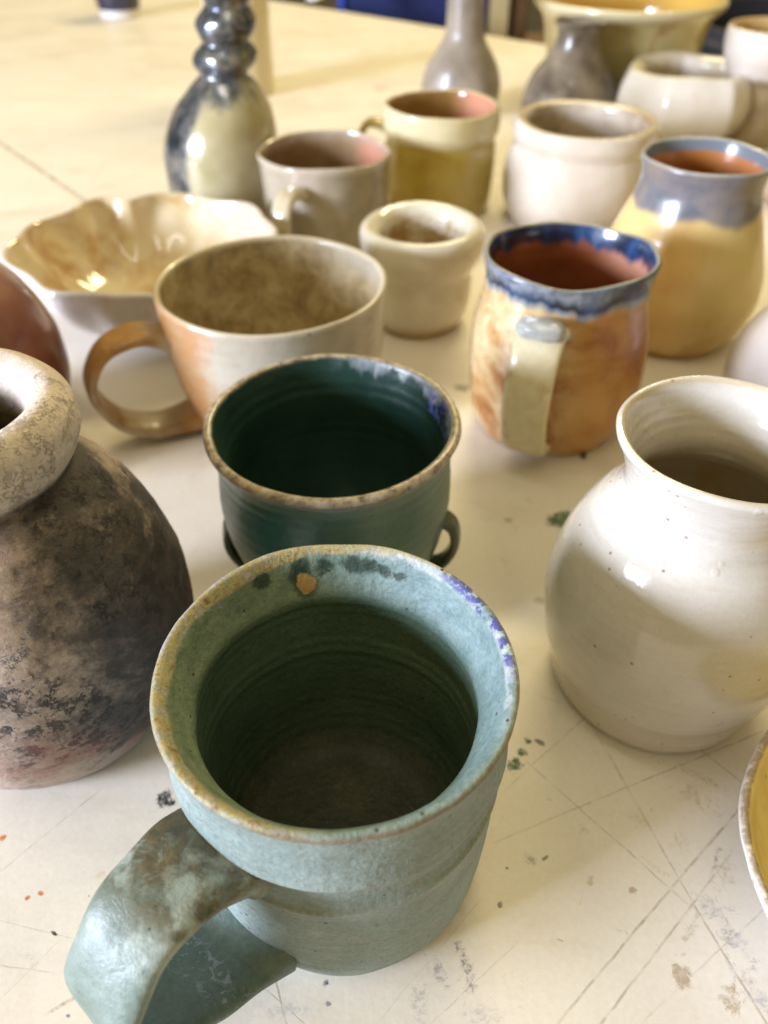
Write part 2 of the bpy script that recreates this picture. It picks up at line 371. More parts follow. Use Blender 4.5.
# ------------------------------------------------------------------ front mug: matt blue-green, thrown ridges
def m_front():
    s = Mat('matt_teal_glaze'); L = s.attr('lipd'); n = s.noise(45, 5, 0.6); n2 = s.noise(160, 4, 0.65); n3 = s.noise(420, 3, 0.6)
    out = s.ramp(n, [(0.25, (0.165, 0.21, 0.19)), (0.55, (0.23, 0.285, 0.262)), (0.8, (0.31, 0.36, 0.335))])
    streak = s.noise(70, 4, 0.6, st=(1, 1, 0.25))
    out = s.mix(s.mul(s.st(streak, 0.5, 0.72), 0.45), out, (0.17, 0.24, 0.22))
    out = s.mix(s.mul(s.st(s.z, 0.05, 0.01), 0.45), out, (0.24, 0.30, 0.27))
    # glaze breaks thin and brown over the throwing ridges
    for zz in (0.0712, 0.0543):
        out = s.mix(s.mul(s.band(s.mad(s.sub(n, 0.5), 0.004, s.z), zz - 0.0007, zz + 0.0006, 0.0012), 0.42), out, (0.34, 0.30, 0.24))
    inn = s.ramp(s.noise(30, 4), [(0.3, (0.058, 0.098, 0.062)), (0.7, (0.100, 0.145, 0.095))])
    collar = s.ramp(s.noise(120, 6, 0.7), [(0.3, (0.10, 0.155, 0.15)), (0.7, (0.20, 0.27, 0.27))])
    collar = s.mix(s.mul(s.st(s.azim(R(170)), -0.5, 0.7), 0.85), collar, s.ramp(n2, [(0.3, (0.11, 0.15, 0.085)), (0.7, (0.20, 0.24, 0.145))]))  # bluer right, greener left: partly window light put into the glaze colour
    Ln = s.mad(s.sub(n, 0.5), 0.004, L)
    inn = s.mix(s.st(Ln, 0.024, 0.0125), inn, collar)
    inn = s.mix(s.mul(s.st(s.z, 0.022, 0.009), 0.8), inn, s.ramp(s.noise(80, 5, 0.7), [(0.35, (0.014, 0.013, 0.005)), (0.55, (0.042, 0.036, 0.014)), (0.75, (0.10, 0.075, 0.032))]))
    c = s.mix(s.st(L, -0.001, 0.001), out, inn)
    hz = s.noise(60, 5, 0.65, st=(1, 1, 4), off=(1, 2, 3))
    out2 = s.mul(s.st(L, -0.003, -0.006), s.st(hz, 0.48, 0.70))
    c = s.mix(s.mul(out2, 0.5), c, (0.19, 0.20, 0.165))
    c = s.mix(s.mul(s.st(n3, 0.60, 0.70), 0.35), c, (0.10, 0.12, 0.09))
    # dark runs under the rim at the back, one ochre drop
    n4 = s.noise(170, 5, 0.65, st=(1, 1, 0.6), dist=0.5)
    def blob(az, r, z, rad, col, op, c, soft=0.5):
        px, py = r * math.cos(R(az)), r * math.sin(R(az))
        d = s.t.nodes.new('ShaderNodeVectorMath'); d.operation = 'DISTANCE'
        s.t.links.new(s.P, d.inputs[0]); d.inputs[1].default_value = (px, py, z)
        f = s.mad(s.sub(n4, 0.5), 0.0075, d.outputs['Value'])
        return s.mix(s.mul(s.st(f, rad, rad * soft), op), c, col)
    G = (0.020, 0.036, 0.024)
    for az, z, rad in ((98, 0.0920, 0.0042), (96, 0.0912, 0.0036), (86, 0.0922, 0.0042), (81, 0.0918, 0.0044), (77, 0.0915, 0.0036), (73, 0.0918, 0.003), (65, 0.0912, 0.0026), (106, 0.0925, 0.0046), (108.5, 0.0895, 0.0048), (107, 0.0862, 0.0052), (123, 0.0918, 0.0034)):
        c = blob(az, 0.0418, z, rad, G, 0.85, c)
    left = s.azim(R(185)); back = s.azim(R(105)); right = s.azim(R(28)); front = s.azim(R(285))
    wdt = s.add(s.mul(s.st(left, 0.1, 0.85), 0.0034), s.mul(s.st(back, 0.55, 0.95), 0.0018))
    wdt = s.mad(s.sub(n, 0.5), 0.006, s.add(wdt, 0.0006))
    och = s.ramp(s.noise(260, 5, 0.7), [(0.30, (0.13, 0.09, 0.05)), (0.40, (0.28, 0.205, 0.10)), (0.48, (0.38, 0.33, 0.16)), (0.54, (0.22, 0.23, 0.16)), (0.60, (0.40, 0.34, 0.27)), (0.68, (0.32, 0.31, 0.36)), (0.78, (0.14, 0.18, 0.15))])
    om = s.mul(s.st(s.sub(L, wdt), 0.0008, -0.0006), s.st(L, -0.0022, -0.0004))
    om = s.mul(om, s.math('MAXIMUM', s.st(left, 0.0, 0.55), s.st(back, 0.35, 0.75)))
    c = s.mix(om, c, och)
    c = blob(106.5, 0.0412, 0.0868, 0.0034, (0.34, 0.21, 0.07), 1, c, 0.75)
    thin = s.mul(s.band(s.mad(s.sub(n2, 0.5), 0.003, L), -0.0030, -0.0008, 0.0007), s.st(n, 0.35, 0.55))
    c = s.mix(s.mul(thin, s.mul(s.st(front, -0.5, 0.3), 0.75)), c, (0.20, 0.12, 0.055))
    wh = s.mul(s.band(L, -0.0015, 0.0034, 0.0008), s.mul(s.st(right, 0.55, 0.85), s.st(n2, 0.42, 0.56)))
    c = s.mix(s.mul(wh, 0.6), c, (0.46, 0.47, 0.46))
    vi = s.mul(s.band(s.mad(s.sub(n2, 0.5), 0.003, L), -0.0006, 0.0028, 0.0007), s.mul(s.st(s.azim(R(22)), 0.84, 0.97), s.st(s.noise(330, 4, 0.65), 0.44, 0.54)))
    c = s.mix(s.mul(vi, 0.92), c, (0.045, 0.045, 0.19))
    vl = s.mul(s.band(L, -0.004, 0.000, 0.0008), s.mul(s.st(s.azim(R(150)), 0.75, 0.95), s.st(n2, 0.45, 0.6)))
    c = s.mix(s.mul(vl, 0.7), c, (0.30, 0.29, 0.42))
    c = s.mix(s.specks(190, 0.13, amt=0.45), c, (0.05, 0.04, 0.03))
    return s.out(s.grain(c, 800, 0.35), s.mad(n2, 0.25, 0.42), s.add(n3, s.mul(n2, 0.8)), 0.6, 0.0007, 0.0, 0.32)
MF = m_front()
def m_front_handle():
    s = Mat('matt_teal_handle_glaze'); A = s.attr('along'); n = s.noise(60, 5, 0.65, dist=0.6); n2 = s.noise(240, 4, 0.65)
    c = s.ramp(n, [(0.25, (0.085, 0.118, 0.09)), (0.5, (0.14, 0.185, 0.15)), (0.8, (0.22, 0.27, 0.235))])
    br = s.mul(s.band(A, 0.02, 0.30, 0.08), s.st(s.noise(90, 6, 0.72, dist=1.0), 0.32, 0.50))
    c = s.mix(s.mul(br, 0.95), c, s.ramp(n2, [(0.3, (0.045, 0.045, 0.026)), (0.7, (0.15, 0.11, 0.05))]))
    c = s.mix(s.mul(s.band(A, 0.10, 0.40, 0.12), s.mul(s.st(s.noise(90, 4, off=(3, 0, 0)), 0.5, 0.64), 0.6)), c, (0.36, 0.42, 0.37))
    c = s.mix(s.mul(s.st(A, 0.58, 0.72), 0.75), c, s.ramp(n2, [(0.3, (0.05, 0.085, 0.075)), (0.7, (0.10, 0.15, 0.135))]))
    c = s.mix(s.mul(s.band(A, 0.78, 0.88, 0.03), s.mul(s.st(s.noise(230, 6, 0.75, dist=1.5), 0.54, 0.60), 0.7)), c, (0.26, 0.30, 0.36))
    c = s.mix(s.specks(200, 0.13, amt=0.4), c, (0.05, 0.04, 0.03))
    hi = s.noise(130, 6, 0.75, dist=1.4, off=(5, 5, 5))
    c = s.mix(s.mul(s.mul(s.band(A, 0.03, 0.30, 0.06), s.st(hi, 0.56, 0.66)), 0.5), c, (0.26, 0.31, 0.27))  # pale mottling paints the handle's sheen into the glaze colour
    return s.out(s.grain(c, 800, 0.25), s.mad(n2, 0.2, 0.34), s.add(n2, s.mul(hi, 0.6)), 0.5, 0.0008)
mug = thing('mug', 'matt blue-green mug with an ochre and violet speckled rim, nearest the camera', 'mug', (-0.0129, 0.1322, 0))
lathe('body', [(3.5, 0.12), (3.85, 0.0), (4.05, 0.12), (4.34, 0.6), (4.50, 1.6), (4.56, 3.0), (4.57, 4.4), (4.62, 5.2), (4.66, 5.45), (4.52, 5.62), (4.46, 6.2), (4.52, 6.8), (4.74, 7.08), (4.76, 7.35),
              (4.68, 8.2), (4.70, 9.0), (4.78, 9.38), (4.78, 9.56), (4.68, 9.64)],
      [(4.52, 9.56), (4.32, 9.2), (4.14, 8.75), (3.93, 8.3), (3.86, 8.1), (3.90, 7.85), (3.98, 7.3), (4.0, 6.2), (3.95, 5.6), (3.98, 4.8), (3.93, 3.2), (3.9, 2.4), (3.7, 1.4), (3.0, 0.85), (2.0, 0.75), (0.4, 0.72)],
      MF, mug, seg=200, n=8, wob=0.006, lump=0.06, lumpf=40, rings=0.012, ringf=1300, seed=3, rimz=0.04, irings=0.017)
strap('handle', [(4.3, 6.35, 3.3, 1.9), (4.8, 6.75, 2.95, 1.25), (5.6, 7.1, 2.65, 0.85), (6.9, 7.05, 2.6, 0.72), (7.9, 6.4, 2.6, 0.72), (8.5, 5.4, 2.65, 0.72), (8.55, 4.2, 2.7, 0.72), (7.9, 3.0, 2.8, 0.72), (6.5, 2.1, 2.85, 0.75), (5.3, 1.6, 3.0, 0.85), (4.2, 1.4, 3.8, 1.7)],
      m_front_handle(), mug, R(230), n=14, m=48, lump=0.16, seed=4, groove=0.18)

# ------------------------------------------------------------------ dark green cup behind it
def m_green():
    s = Mat('gloss_bottle_green_glaze'); L = s.attr('lipd'); n = s.noise(40, 5, 0.6); n2 = s.noise(170, 4, 0.65); n3 = s.noise(420, 3)
    out = s.ramp(n, [(0.3, (0.018, 0.085, 0.085)), (0.7, (0.035, 0.12, 0.115))])
    out = s.mix(s.mul(s.st(s.azim(R(-35)), 0.2, 0.9), 0.65), out, s.ramp(n2, [(0.3, (0.09, 0.14, 0.10)), (0.7, (0.13, 0.18, 0.13))]))
    inn = s.ramp(n, [(0.3, (0.011, 0.034, 0.025)), (0.7, (0.021, 0.056, 0.042))])
    right = s.azim(R(25)); st = s.noise(170, 3, 0.6, st=(1, 1, 0.12))
    lit_run = s.mad(st, 0.026, -0.007)
    rm = s.mul(s.st(s.sub(L, lit_run), 0.002, -0.003), s.st(right, 0.3, 0.8))
    inn = s.mix(s.mul(rm, 0.85), inn, s.ramp(n2, [(0.35, (0.17, 0.24, 0.27)), (0.65, (0.42, 0.42, 0.46))]))  # pale streaks put the light on the right inner wall into the colour
    bl = s.mul(s.mul(s.band(L, 0.002, 0.012, 0.0015), s.st(s.azim(R(14)), 0.93, 0.985)), s.st(s.noise(300, 3), 0.46, 0.55))
    inn = s.mix(bl, inn, (0.10, 0.12, 0.50))
    c = s.mix(s.st(L, -0.001, 0.001), out, inn)
    Ln = s.mad(s.sub(n2, 0.5), 0.003, L)
    lip = s.band(Ln, -0.0055, 0.0016, 0.0009)
    lc = s.ramp(s.noise(260, 5, 0.72), [(0.34, (0.085, 0.06, 0.045)), (0.47, (0.26, 0.21, 0.15)), (0.58, (0.37, 0.31, 0.22)), (0.7, (0.42, 0.40, 0.40))])
    c = s.mix(lip, c, lc)
    c = s.mix(s.mul(s.band(Ln, -0.0075, -0.0055, 0.001), 0.6), c, (0.24, 0.24, 0.24))
    c = s.mix(s.specks(260, 0.12), c, (0.01, 0.015, 0.01))
    return s.out(s.grain(c, 800, 0.25), s.mad(n2, 0.2, 0.24), n3, 0.4, 0.0005, 0.1)
MG = m_green()
cup = thing('mug', 'dark bottle-green mug with a speckled tan rim, behind the pale blue-green mug', 'mug', (-0.0203, 0.2633, 0))
lathe('body', [(3.2, 0.1), (3.4, 0.0), (3.6, 0.15), (3.95, 0.9), (4.35, 2.2), (4.72, 3.6), (4.86, 4.8), (4.84, 5.8), (4.78, 6.6), (4.82, 7.4), (4.98, 8.0), (5.14, 8.28), (5.10, 8.46), (4.93, 8.52)],
      [(4.76, 8.42), (4.66, 8.1), (4.52, 7.5), (4.36, 6.6), (4.38, 5.4), (4.32, 4.2), (4.05, 2.6), (3.5, 1.2), (2.4, 0.75), (0.3, 0.7)], MG, cup, seg=180, wob=0.006, lump=0.06, seed=5, rimz=0.03, rings=0.012, ringf=1100, irings=0.018)
MGH = simple('bottle_green_handle_glaze', (0.02, 0.045, 0.03), (0.09, 0.09, 0.045), 70, 0.22, 0.2)
for ph, dr in ((R(-12), -0.36), (R(193), -0.72)):
    strap('handle', [(a + dr, b, c, d) for a, b, c, d in [(4.6, 4.0, 1.3, 0.8), (5.0, 4.1, 1.1, 0.5), (5.45, 3.7, 1.0, 0.42), (5.55, 2.8, 1.0, 0.42), (5.2, 1.8, 1.0, 0.42), (4.6, 1.3, 1.1, 0.5), (4.15, 1.2, 1.4, 0.7)]], MGH, cup, ph, m=24, lump=0.06)

# ------------------------------------------------------------------ smoke-fired jar, left
def m_raku():
    s = Mat('smoke_fired_clay'); L = s.attr('lipd'); n = s.noise(22, 6, 0.65, dist=0.5); n2 = s.noise(120, 5, 0.7); n3 = s.noise(500, 3, 0.7); hor = s.noise(40, 5, 0.65, st=(1, 1, 5))
    pale = s.ramp(s.noise(140, 7, 0.75), [(0.3, (0.28, 0.21, 0.165)), (0.45, (0.47, 0.365, 0.31)), (0.7, (0.58, 0.48, 0.42))])
    mid = s.ramp(s.noise(170, 7, 0.78), [(0.33, (0.12, 0.09, 0.075)), (0.46, (0.28, 0.215, 0.18)), (0.68, (0.46, 0.37, 0.31))])
    dark = s.ramp(n2, [(0.3, (0.016, 0.013, 0.012)), (0.7, (0.06, 0.048, 0.042))])
    right = s.azim(R(-8))
    burn = s.add(s.mul(s.st(right, 0.25, 1.0), 0.62), s.mul(s.st(s.z, 0.02, 0.05), s.mul(s.st(s.z, 0.105, 0.08), 0.14)))
    burn = s.add(burn, s.add(s.mul(s.sub(n, 0.5), 1.15), s.mul(s.sub(s.noise(75, 7, 0.75), 0.5), 0.45)))
    c = s.mix(s.st(burn, 0.20, 0.48), pale, mid)
    c = s.mix(s.st(burn, 0.44, 0.68), c, dark)
    # crusty carbon flecks in a patch on the shoulder
    flk = s.mul(s.st(s.noise(190, 7, 0.8), 0.51, 0.56), s.st(s.noise(32, 4, 0.65, off=(2, 0, 1)), 0.47, 0.58))
    c = s.mix(s.mul(s.mul(flk, 0.9), s.st(s.z, 0.118, 0.108)), c, (0.012, 0.01, 0.01))
    c = s.mix(s.mul(s.st(hor, 0.52, 0.66), 0.45), c, (0.10, 0.072, 0.058))
    c = s.mix(s.mul(s.st(s.noise(150, 5, 0.7, st=(1, 1, 14), off=(0, 3, 0)), 0.56, 0.66), 0.45), c, (0.05, 0.038, 0.03))
    red = s.mul(s.st(s.noise(26, 4, off=(5, 5, 2)), 0.50, 0.66), s.st(s.z, 0.065, 0.045))
    c = s.mix(s.mul(red, 0.65), c, (0.26, 0.09, 0.075))
    low = s.st(s.z, 0.022, 0.008)
    c = s.mix(s.mul(low, 0.7), c, s.ramp(n2, [(0.3, (0.30, 0.23, 0.20)), (0.7, (0.42, 0.34, 0.30))]))
    lipc = s.ramp(n2, [(0.3, (0.56, 0.47, 0.39)), (0.7, (0.64, 0.56, 0.48))])
    lipc = s.mix(s.mul(s.st(n3, 0.66, 0.72), 0.3), lipc, (0.08, 0.07, 0.06))
    lipc = s.mix(s.mul(s.mul(s.st(n2, 0.55, 0.70), s.st(s.z, 0.130, 0.118)), 0.4), lipc, (0.24, 0.19, 0.15))
    lm = s.st(s.z, 0.1135, 0.118)
    c = s.mix(lm, c, lipc)
    c = s.mix(s.mul(s.band(s.mad(s.sub(n2, 0.5), 0.006, s.z), 0.110, 0.1145, 0.002), s.st(n, 0.35, 0.6)), c, (0.04, 0.03, 0.025))
    c = s.mix(s.st(L, 0.008, 0.016), c, (0.12, 0.085, 0.055))
    return s.out(s.grain(c, 700, 0.3), s.mad(n2, 0.3, 0.45), s.add(s.noise(170, 6, 0.75), s.mul(flk, 0.8)), 0.8, 0.0012)
jar = thing('jar', 'smoke-blackened unglazed clay jar with a thick rolled pale rim', 'jar', (-0.129, 0.194, 0))
lathe('body', [(3.7, 0.1), (4.0, 0.0), (4.3, 0.2), (4.9, 1.2), (5.55, 2.8), (5.85, 4.6), (5.75, 6.4), (5.2, 8.4), (4.35, 10.0), (3.55, 10.95), (3.15, 11.3), (3.22, 11.6), (3.5, 12.1), (3.65, 12.7), (3.6, 13.3), (3.3, 13.75), (2.9, 13.85)],
      [(2.5, 13.6), (2.2, 13.0), (2.15, 12.2), (2.4, 11.2), (3.6, 10.0), (5.0, 7.0), (5.1, 4.0), (4.0, 1.0), (0.3, 0.8)], m_raku(), jar, seg=200, n=8, wob=0.008, lump=0.12, lumpf=22, rings=0.014, ringf=900, seed=2, rimz=0.05)

# ------------------------------------------------------------------ white jar, right
def m_white():
    s = Mat('glossy_white_glaze'); L = s.attr('lipd'); n = s.noise(20, 4, 0.6); n2 = s.noise(150, 4, 0.65); hor = s.noise(45, 4, 0.6, st=(1, 1, 9))
    c = s.ramp(n, [(0.3, (0.52, 0.475, 0.41)), (0.7, (0.60, 0.565, 0.515))])
    c = s.mix(s.mul(s.st(hor, 0.5, 0.68), 0.28), c, (0.47, 0.41, 0.30))
    c = s.mix(s.mul(s.st(s.z, 0.03, 0.012), 0.45), c, (0.54, 0.46, 0.33))
    inn = s.mix(s.mul(s.st(s.noise(35, 3, st=(1, 1, 0.4)), 0.5, 0.68), s.st(s.z, 0.118, 0.09)), c, (0.46, 0.27, 0.10))
    inn = s.mix(s.st(L, 0.012, 0.05), c, s.mix(0.5, inn, (0.45, 0.37, 0.22)))
    c = s.mix(s.st(L, 0.0, 0.002), c, inn)
    c = s.mix(s.mul(s.band(s.mad(s.sub(n2, 0.5), 0.002, L), 0.0005, 0.0018, 0.0006), 0.6), c, (0.50, 0.38, 0.18))
    c = s.mix(s.mul(s.specks(190, 0.14, amt=0.47), 0.8), c, (0.24, 0.14, 0.06))
    pit = s.specks(170, 0.3, (2, 2, 2), 0.42)
    return s.out(s.grain(c, 700, 0.08), s.mad(n, 0.10, 0.10), s.add(s.mul(n2, 0.7), s.add(s.mul(hor, 0.5), pit)), 0.22, 0.0007, 0.4)
MW = m_white()
wj = thing('jar', 'round-bellied glossy white jar with a wide flared neck, standing alone at the right', 'jar', (0.1085, 0.2045, 0))
lathe('body', [(3.3, 0.12), (3.6, 0.0), (3.85, 0.15), (4.05, 0.7), (4.12, 1.3), (4.22, 1.7), (4.52, 2.6), (4.78, 4.0), (4.75, 5.4), (4.42, 6.9), (3.75, 8.3), (3.12, 9.1), (2.86, 9.7), (2.95, 10.4), (3.25, 11.2), (3.52, 11.7), (3.50, 11.9), (3.36, 11.94)],
      [(3.22, 11.8), (3.0, 11.3), (2.7, 10.5), (2.55, 9.7), (2.8, 9.0), (3.5, 8.0), (4.2, 6.5), (4.4, 4.5), (4.0, 2.0), (2.5, 0.9), (0.3, 0.8)], MW, wj, seg=200, n=8, wob=0.008, lump=0.06, lumpf=25, rings=0.010, ringf=1500, seed=6, rimz=0.05)

# ------------------------------------------------------------------ tan mug with ring handle
def m_tan(handle=False):
    s = Mat('ash_glazed_stoneware' + ('_handle' if handle else '')); n = s.noise(28, 5, 0.6); n2 = s.noise(150, 4, 0.65)
    pale = s.ramp(n, [(0.3, (0.36, 0.31, 0.23)), (0.7, (0.49, 0.44, 0.35))])
    pale = s.mix(s.mul(s.st(s.noise(300, 4, 0.7), 0.55, 0.70), 0.35), pale, (0.22, 0.17, 0.11))
    if handle:
        A = s.attr('along')
        c = s.mix(s.st(n, 0.34, 0.56), (0.20, 0.085, 0.014), s.mix(0.6, pale, (0.28, 0.17, 0.05)))
        c = s.mix(s.mul(s.band(A, 0.16, 0.42, 0.08), s.st(n2, 0.25, 0.5)), c, s.ramp(n2, [(0.3, (0.24, 0.105, 0.018)), (0.7, (0.40, 0.20, 0.05))]))
        c = s.mix(s.mul(s.st(A, 0.86, 0.98), 0.8), c, (0.42, 0.20, 0.05))
        return s.out(c, s.mad(n2, 0.2, 0.25), n2, 0.35, 0.0006, 0.2)
    L = s.attr('lipd')
    fl = s.mul(s.st(s.mad(s.sub(s.noise(35, 6, 0.7), 0.5), 0.9, s.azim(R(212))), 0.72, 1.10), 0.85)
    out = s.mix(fl, pale, (0.44, 0.20, 0.055))
    out = s.mix(s.mul(s.st(s.azim(R(-15)), 0.5, 1.0), 0.5), out, s.ramp(n2, [(0.3, (0.20, 0.18, 0.15)), (0.7, (0.40, 0.36, 0.30))]))
    bl = s.noise(60, 5, 0.7, dist=0.4)
    inn = s.ramp(s.noise(55, 7, 0.75, dist=0.3), [(0.30, (0.11, 0.08, 0.035)), (0.42, (0.26, 0.19, 0.09)), (0.54, (0.40, 0.31, 0.165)), (0.64, (0.48, 0.40, 0.25)), (0.74, (0.42, 0.20, 0.07))])
    inn = s.mix(s.mul(s.st(L, 0.02, 0.004), s.st(s.azim(R(-10)), -0.2, 0.8)), inn, pale)
    c = s.mix(s.st(L, -0.0005, 0.001), out, inn)
    lip = s.band(s.mad(s.sub(n2, 0.5), 0.002, L), -0.0022, 0.0022, 0.001)
    c = s.mix(s.mul(lip, 0.8), c, (0.52, 0.45, 0.32))
    c = s.mix(s.specks(150, 0.16, amt=0.43), c, (0.13, 0.07, 0.035))
    return s.out(c, s.mad(n2, 0.15, 0.24), n2, 0.3, 0.0006, 0.25)
tan = thing('mug', 'broad tan stoneware mug with orange flashing and a round ring handle on its left', 'mug', (-0.0597, 0.4006, 0))
lathe('body', [(3.9, 0.1), (4.3, 0.0), (4.6, 0.2), (5.15, 1.2), (5.65, 2.8), (5.92, 4.6), (6.06, 6.4), (6.12, 7.4), (6.12, 7.8), (6.02, 7.98), (5.88, 7.96)],
      [(5.76, 7.8), (5.7, 7.2), (5.55, 5.6), (5.2, 4.0), (4.6, 2.2), (3.5, 0.9), (0.3, 0.6)], m_tan(), tan, seg=160, wob=0.006, lump=0.07, lumpf=22, rings=0.012, ringf=900, seed=7, rimz=0.04)
strap('handle', [(5.5, 5.7, 2.7, 1.6), (6.3, 6.05, 2.4, 0.95), (7.6, 6.35, 2.3, 0.72), (9.1, 5.9, 2.2, 0.64), (10.1, 4.6, 2.2, 0.64), (10.15, 3.1, 2.2, 0.64), (9.2, 1.6, 2.3, 0.66), (7.5, 0.75, 2.4, 0.7), (6.1, 0.75, 2.5, 0.9), (4.9, 1.0, 2.7, 1.4)],
      m_tan(True), tan, R(203), m=40, lump=0.1, seed=2, power=2.8, groove=0.12)

# ------------------------------------------------------------------ rust mug with blue rim
def m_rust(kind='body'):
    s = Mat('rust_shino_glaze_' + kind); n = s.noise(24, 5, 0.62, dist=0.4); n2 = s.noise(140, 4, 0.65)
    ru = s.ramp(n, [(0.28, (0.17, 0.05, 0.010)), (0.42, (0.32, 0.115, 0.020)), (0.52, (0.40, 0.18, 0.032)), (0.62, (0.46, 0.24, 0.05)), (0.75, (0.46, 0.18, 0.06))])
    cream = s.ramp(n2, [(0.3, (0.62, 0.53, 0.33)), (0.7, (0.74, 0.67, 0.48))])
    if kind == 'handle':
        A = s.attr('along')
        c = s.mix(s.mul(s.st(s.noise(60, 5, 0.65, st=(1, 1, 0.45)), 0.52, 0.66), 0.85), cream, (0.38, 0.19, 0.04))
        c = s.mix(s.st(A, 0.14, 0.06), c, (0.40, 0.43, 0.44))
        return s.out(c, 0.25, n2, 0.3, 0.0005, 0.3)
    if kind == 'thumb_rest':
        return s.out(s.ramp(n2, [(0.3, (0.30, 0.33, 0.34)), (0.7, (0.48, 0.47, 0.42))]), 0.2, n2, 0.3, 0.0005, 0.4)
    L = s.attr('lipd'); lf = s.st(s.azim(R(215)), 0.35, 0.95)
    out = s.mix(s.mul(lf, s.st(n, 0.35, 0.6)), ru, s.ramp(n2, [(0.3, (0.52, 0.33, 0.15)), (0.7, (0.62, 0.52, 0.31))]))
    inn = s.ramp(n, [(0.3, (0.17, 0.045, 0.015)), (0.7, (0.32, 0.105, 0.045))])
    inn = s.mix(s.mul(s.st(L, 0.03, 0.012), s.st(s.azim(R(5)), 0.5, 0.95)), inn, (0.50, 0.24, 0.16))  # pinkish right inner wall: window light painted into the glaze
    c = s.mix(s.st(L, -0.0005, 0.001), out, inn)
    drip = s.noise(80, 3, 0.6, st=(1, 1, 0.1)); Ln = s.mad(s.sub(drip, 0.5), 0.016, L)
    blue = s.ramp(s.noise(70, 4, 0.6, st=(1, 1, 0.5)), [(0.3, (0.008, 0.009, 0.014)), (0.46, (0.012, 0.020, 0.05)), (0.60, (0.022, 0.060, 0.15)), (0.75, (0.20, 0.22, 0.24))])
    c = s.mix(s.band(Ln, -0.0140, 0.011, 0.0026), c, blue)
    c = s.mix(s.mul(s.mul(s.band(Ln, -0.0160, -0.0128, 0.0018), s.st(n, 0.4, 0.55)), 0.6), c, (0.15, 0.27, 0.36))
    c = s.mix(s.mul(s.band(s.mad(s.sub(drip, 0.5), 0.012, L), -0.0085, -0.0015, 0.0032), s.mul(s.st(s.azim(R(225)), 0.0, 0.8), s.mad(s.st(n2, 0.35, 0.65), 0.5, 0.35))), c, (0.32, 0.34, 0.37))
    c = s.mix(s.mul(s.band(L, -0.0012, 0.0012, 0.0006), 0.85), c, (0.27, 0.25, 0.19))
    c = s.mix(s.specks(170, 0.13, amt=0.43), c, (0.08, 0.03, 0.015))
    return s.out(c, s.mad(n2, 0.12, 0.18), n2, 0.3, 0.0006, 0.4)
rust = thing('mug', 'rust-orange mug with a dripping blue rim band and a cream strap handle', 'mug', (0.0941, 0.3878, 0))
lathe('body', [(3.3, 0.1), (3.6, 0.0), (3.9, 0.25), (4.35, 1.3), (4.62, 2.8), (4.66, 4.4), (4.52, 6.0), (4.30, 7.4), (4.14, 8.4), (4.12, 9.0), (4.22, 9.6), (4.28, 9.88), (4.22, 10.02), (4.10, 10.04)],
      [(4.0, 9.9), (3.9, 9.4), (3.85, 8.4), (4.0, 6.5), (4.2, 4.0), (3.9, 1.8), (2.5, 0.8), (0.3, 0.6)], m_rust(), rust, seg=160, wob=0.018, lump=0.18, lumpf=26, rings=0.012, seed=1, rimz=0.12)
strap('handle', [(3.95, 7.6, 2.6, 1.0), (4.6, 7.9, 2.4, 0.9), (5.4, 7.6, 2.3, 0.75), (6.0, 6.7, 2.3, 0.7), (6.4, 5.3, 2.4, 0.7), (6.3, 3.7, 2.4, 0.7), (5.7, 2.2, 2.4, 0.7), (5.0, 1.3, 2.4, 0.75), (4.2, 1.0, 2.5, 0.9)],
      m_rust('handle'), rust, R(247), m=36, lump=0.08, seed=6, groove=0.18, power=2.5)
def lump_obj(name, parent, mat, c, rad, rz=0):
    bm = bmesh.new(); bmesh.ops.create_icosphere(bm, subdivisions=4, radius=1)
    for v in bm.verts:
        d = 1 + 0.16 * mn.noise(v.co * 1.7 + Vector(c) * 100)
        x, y, z = v.co.x * rad[0] * d, v.co.y * rad[1] * d, v.co.z * rad[2] * d
        v.co = Vector((c[0] + x * math.cos(rz) - y * math.sin(rz), c[1] + x * math.sin(rz) + y * math.cos(rz), c[2] + z))
    me = bpy.data.meshes.new(name); bm.to_mesh(me); bm.free(); me.materials.append(mat)
    me.polygons.foreach_set('use_smooth', [True] * len(me.polygons))
    o = link(bpy.data.objects.new(name, me)); o.parent = parent; return o
lump_obj('thumb_rest', rust, m_rust('thumb_rest'), (0.0515 * math.cos(R(247)), 0.0515 * math.sin(R(247)), 0.083), (0.0075, 0.0125, 0.005), R(247))

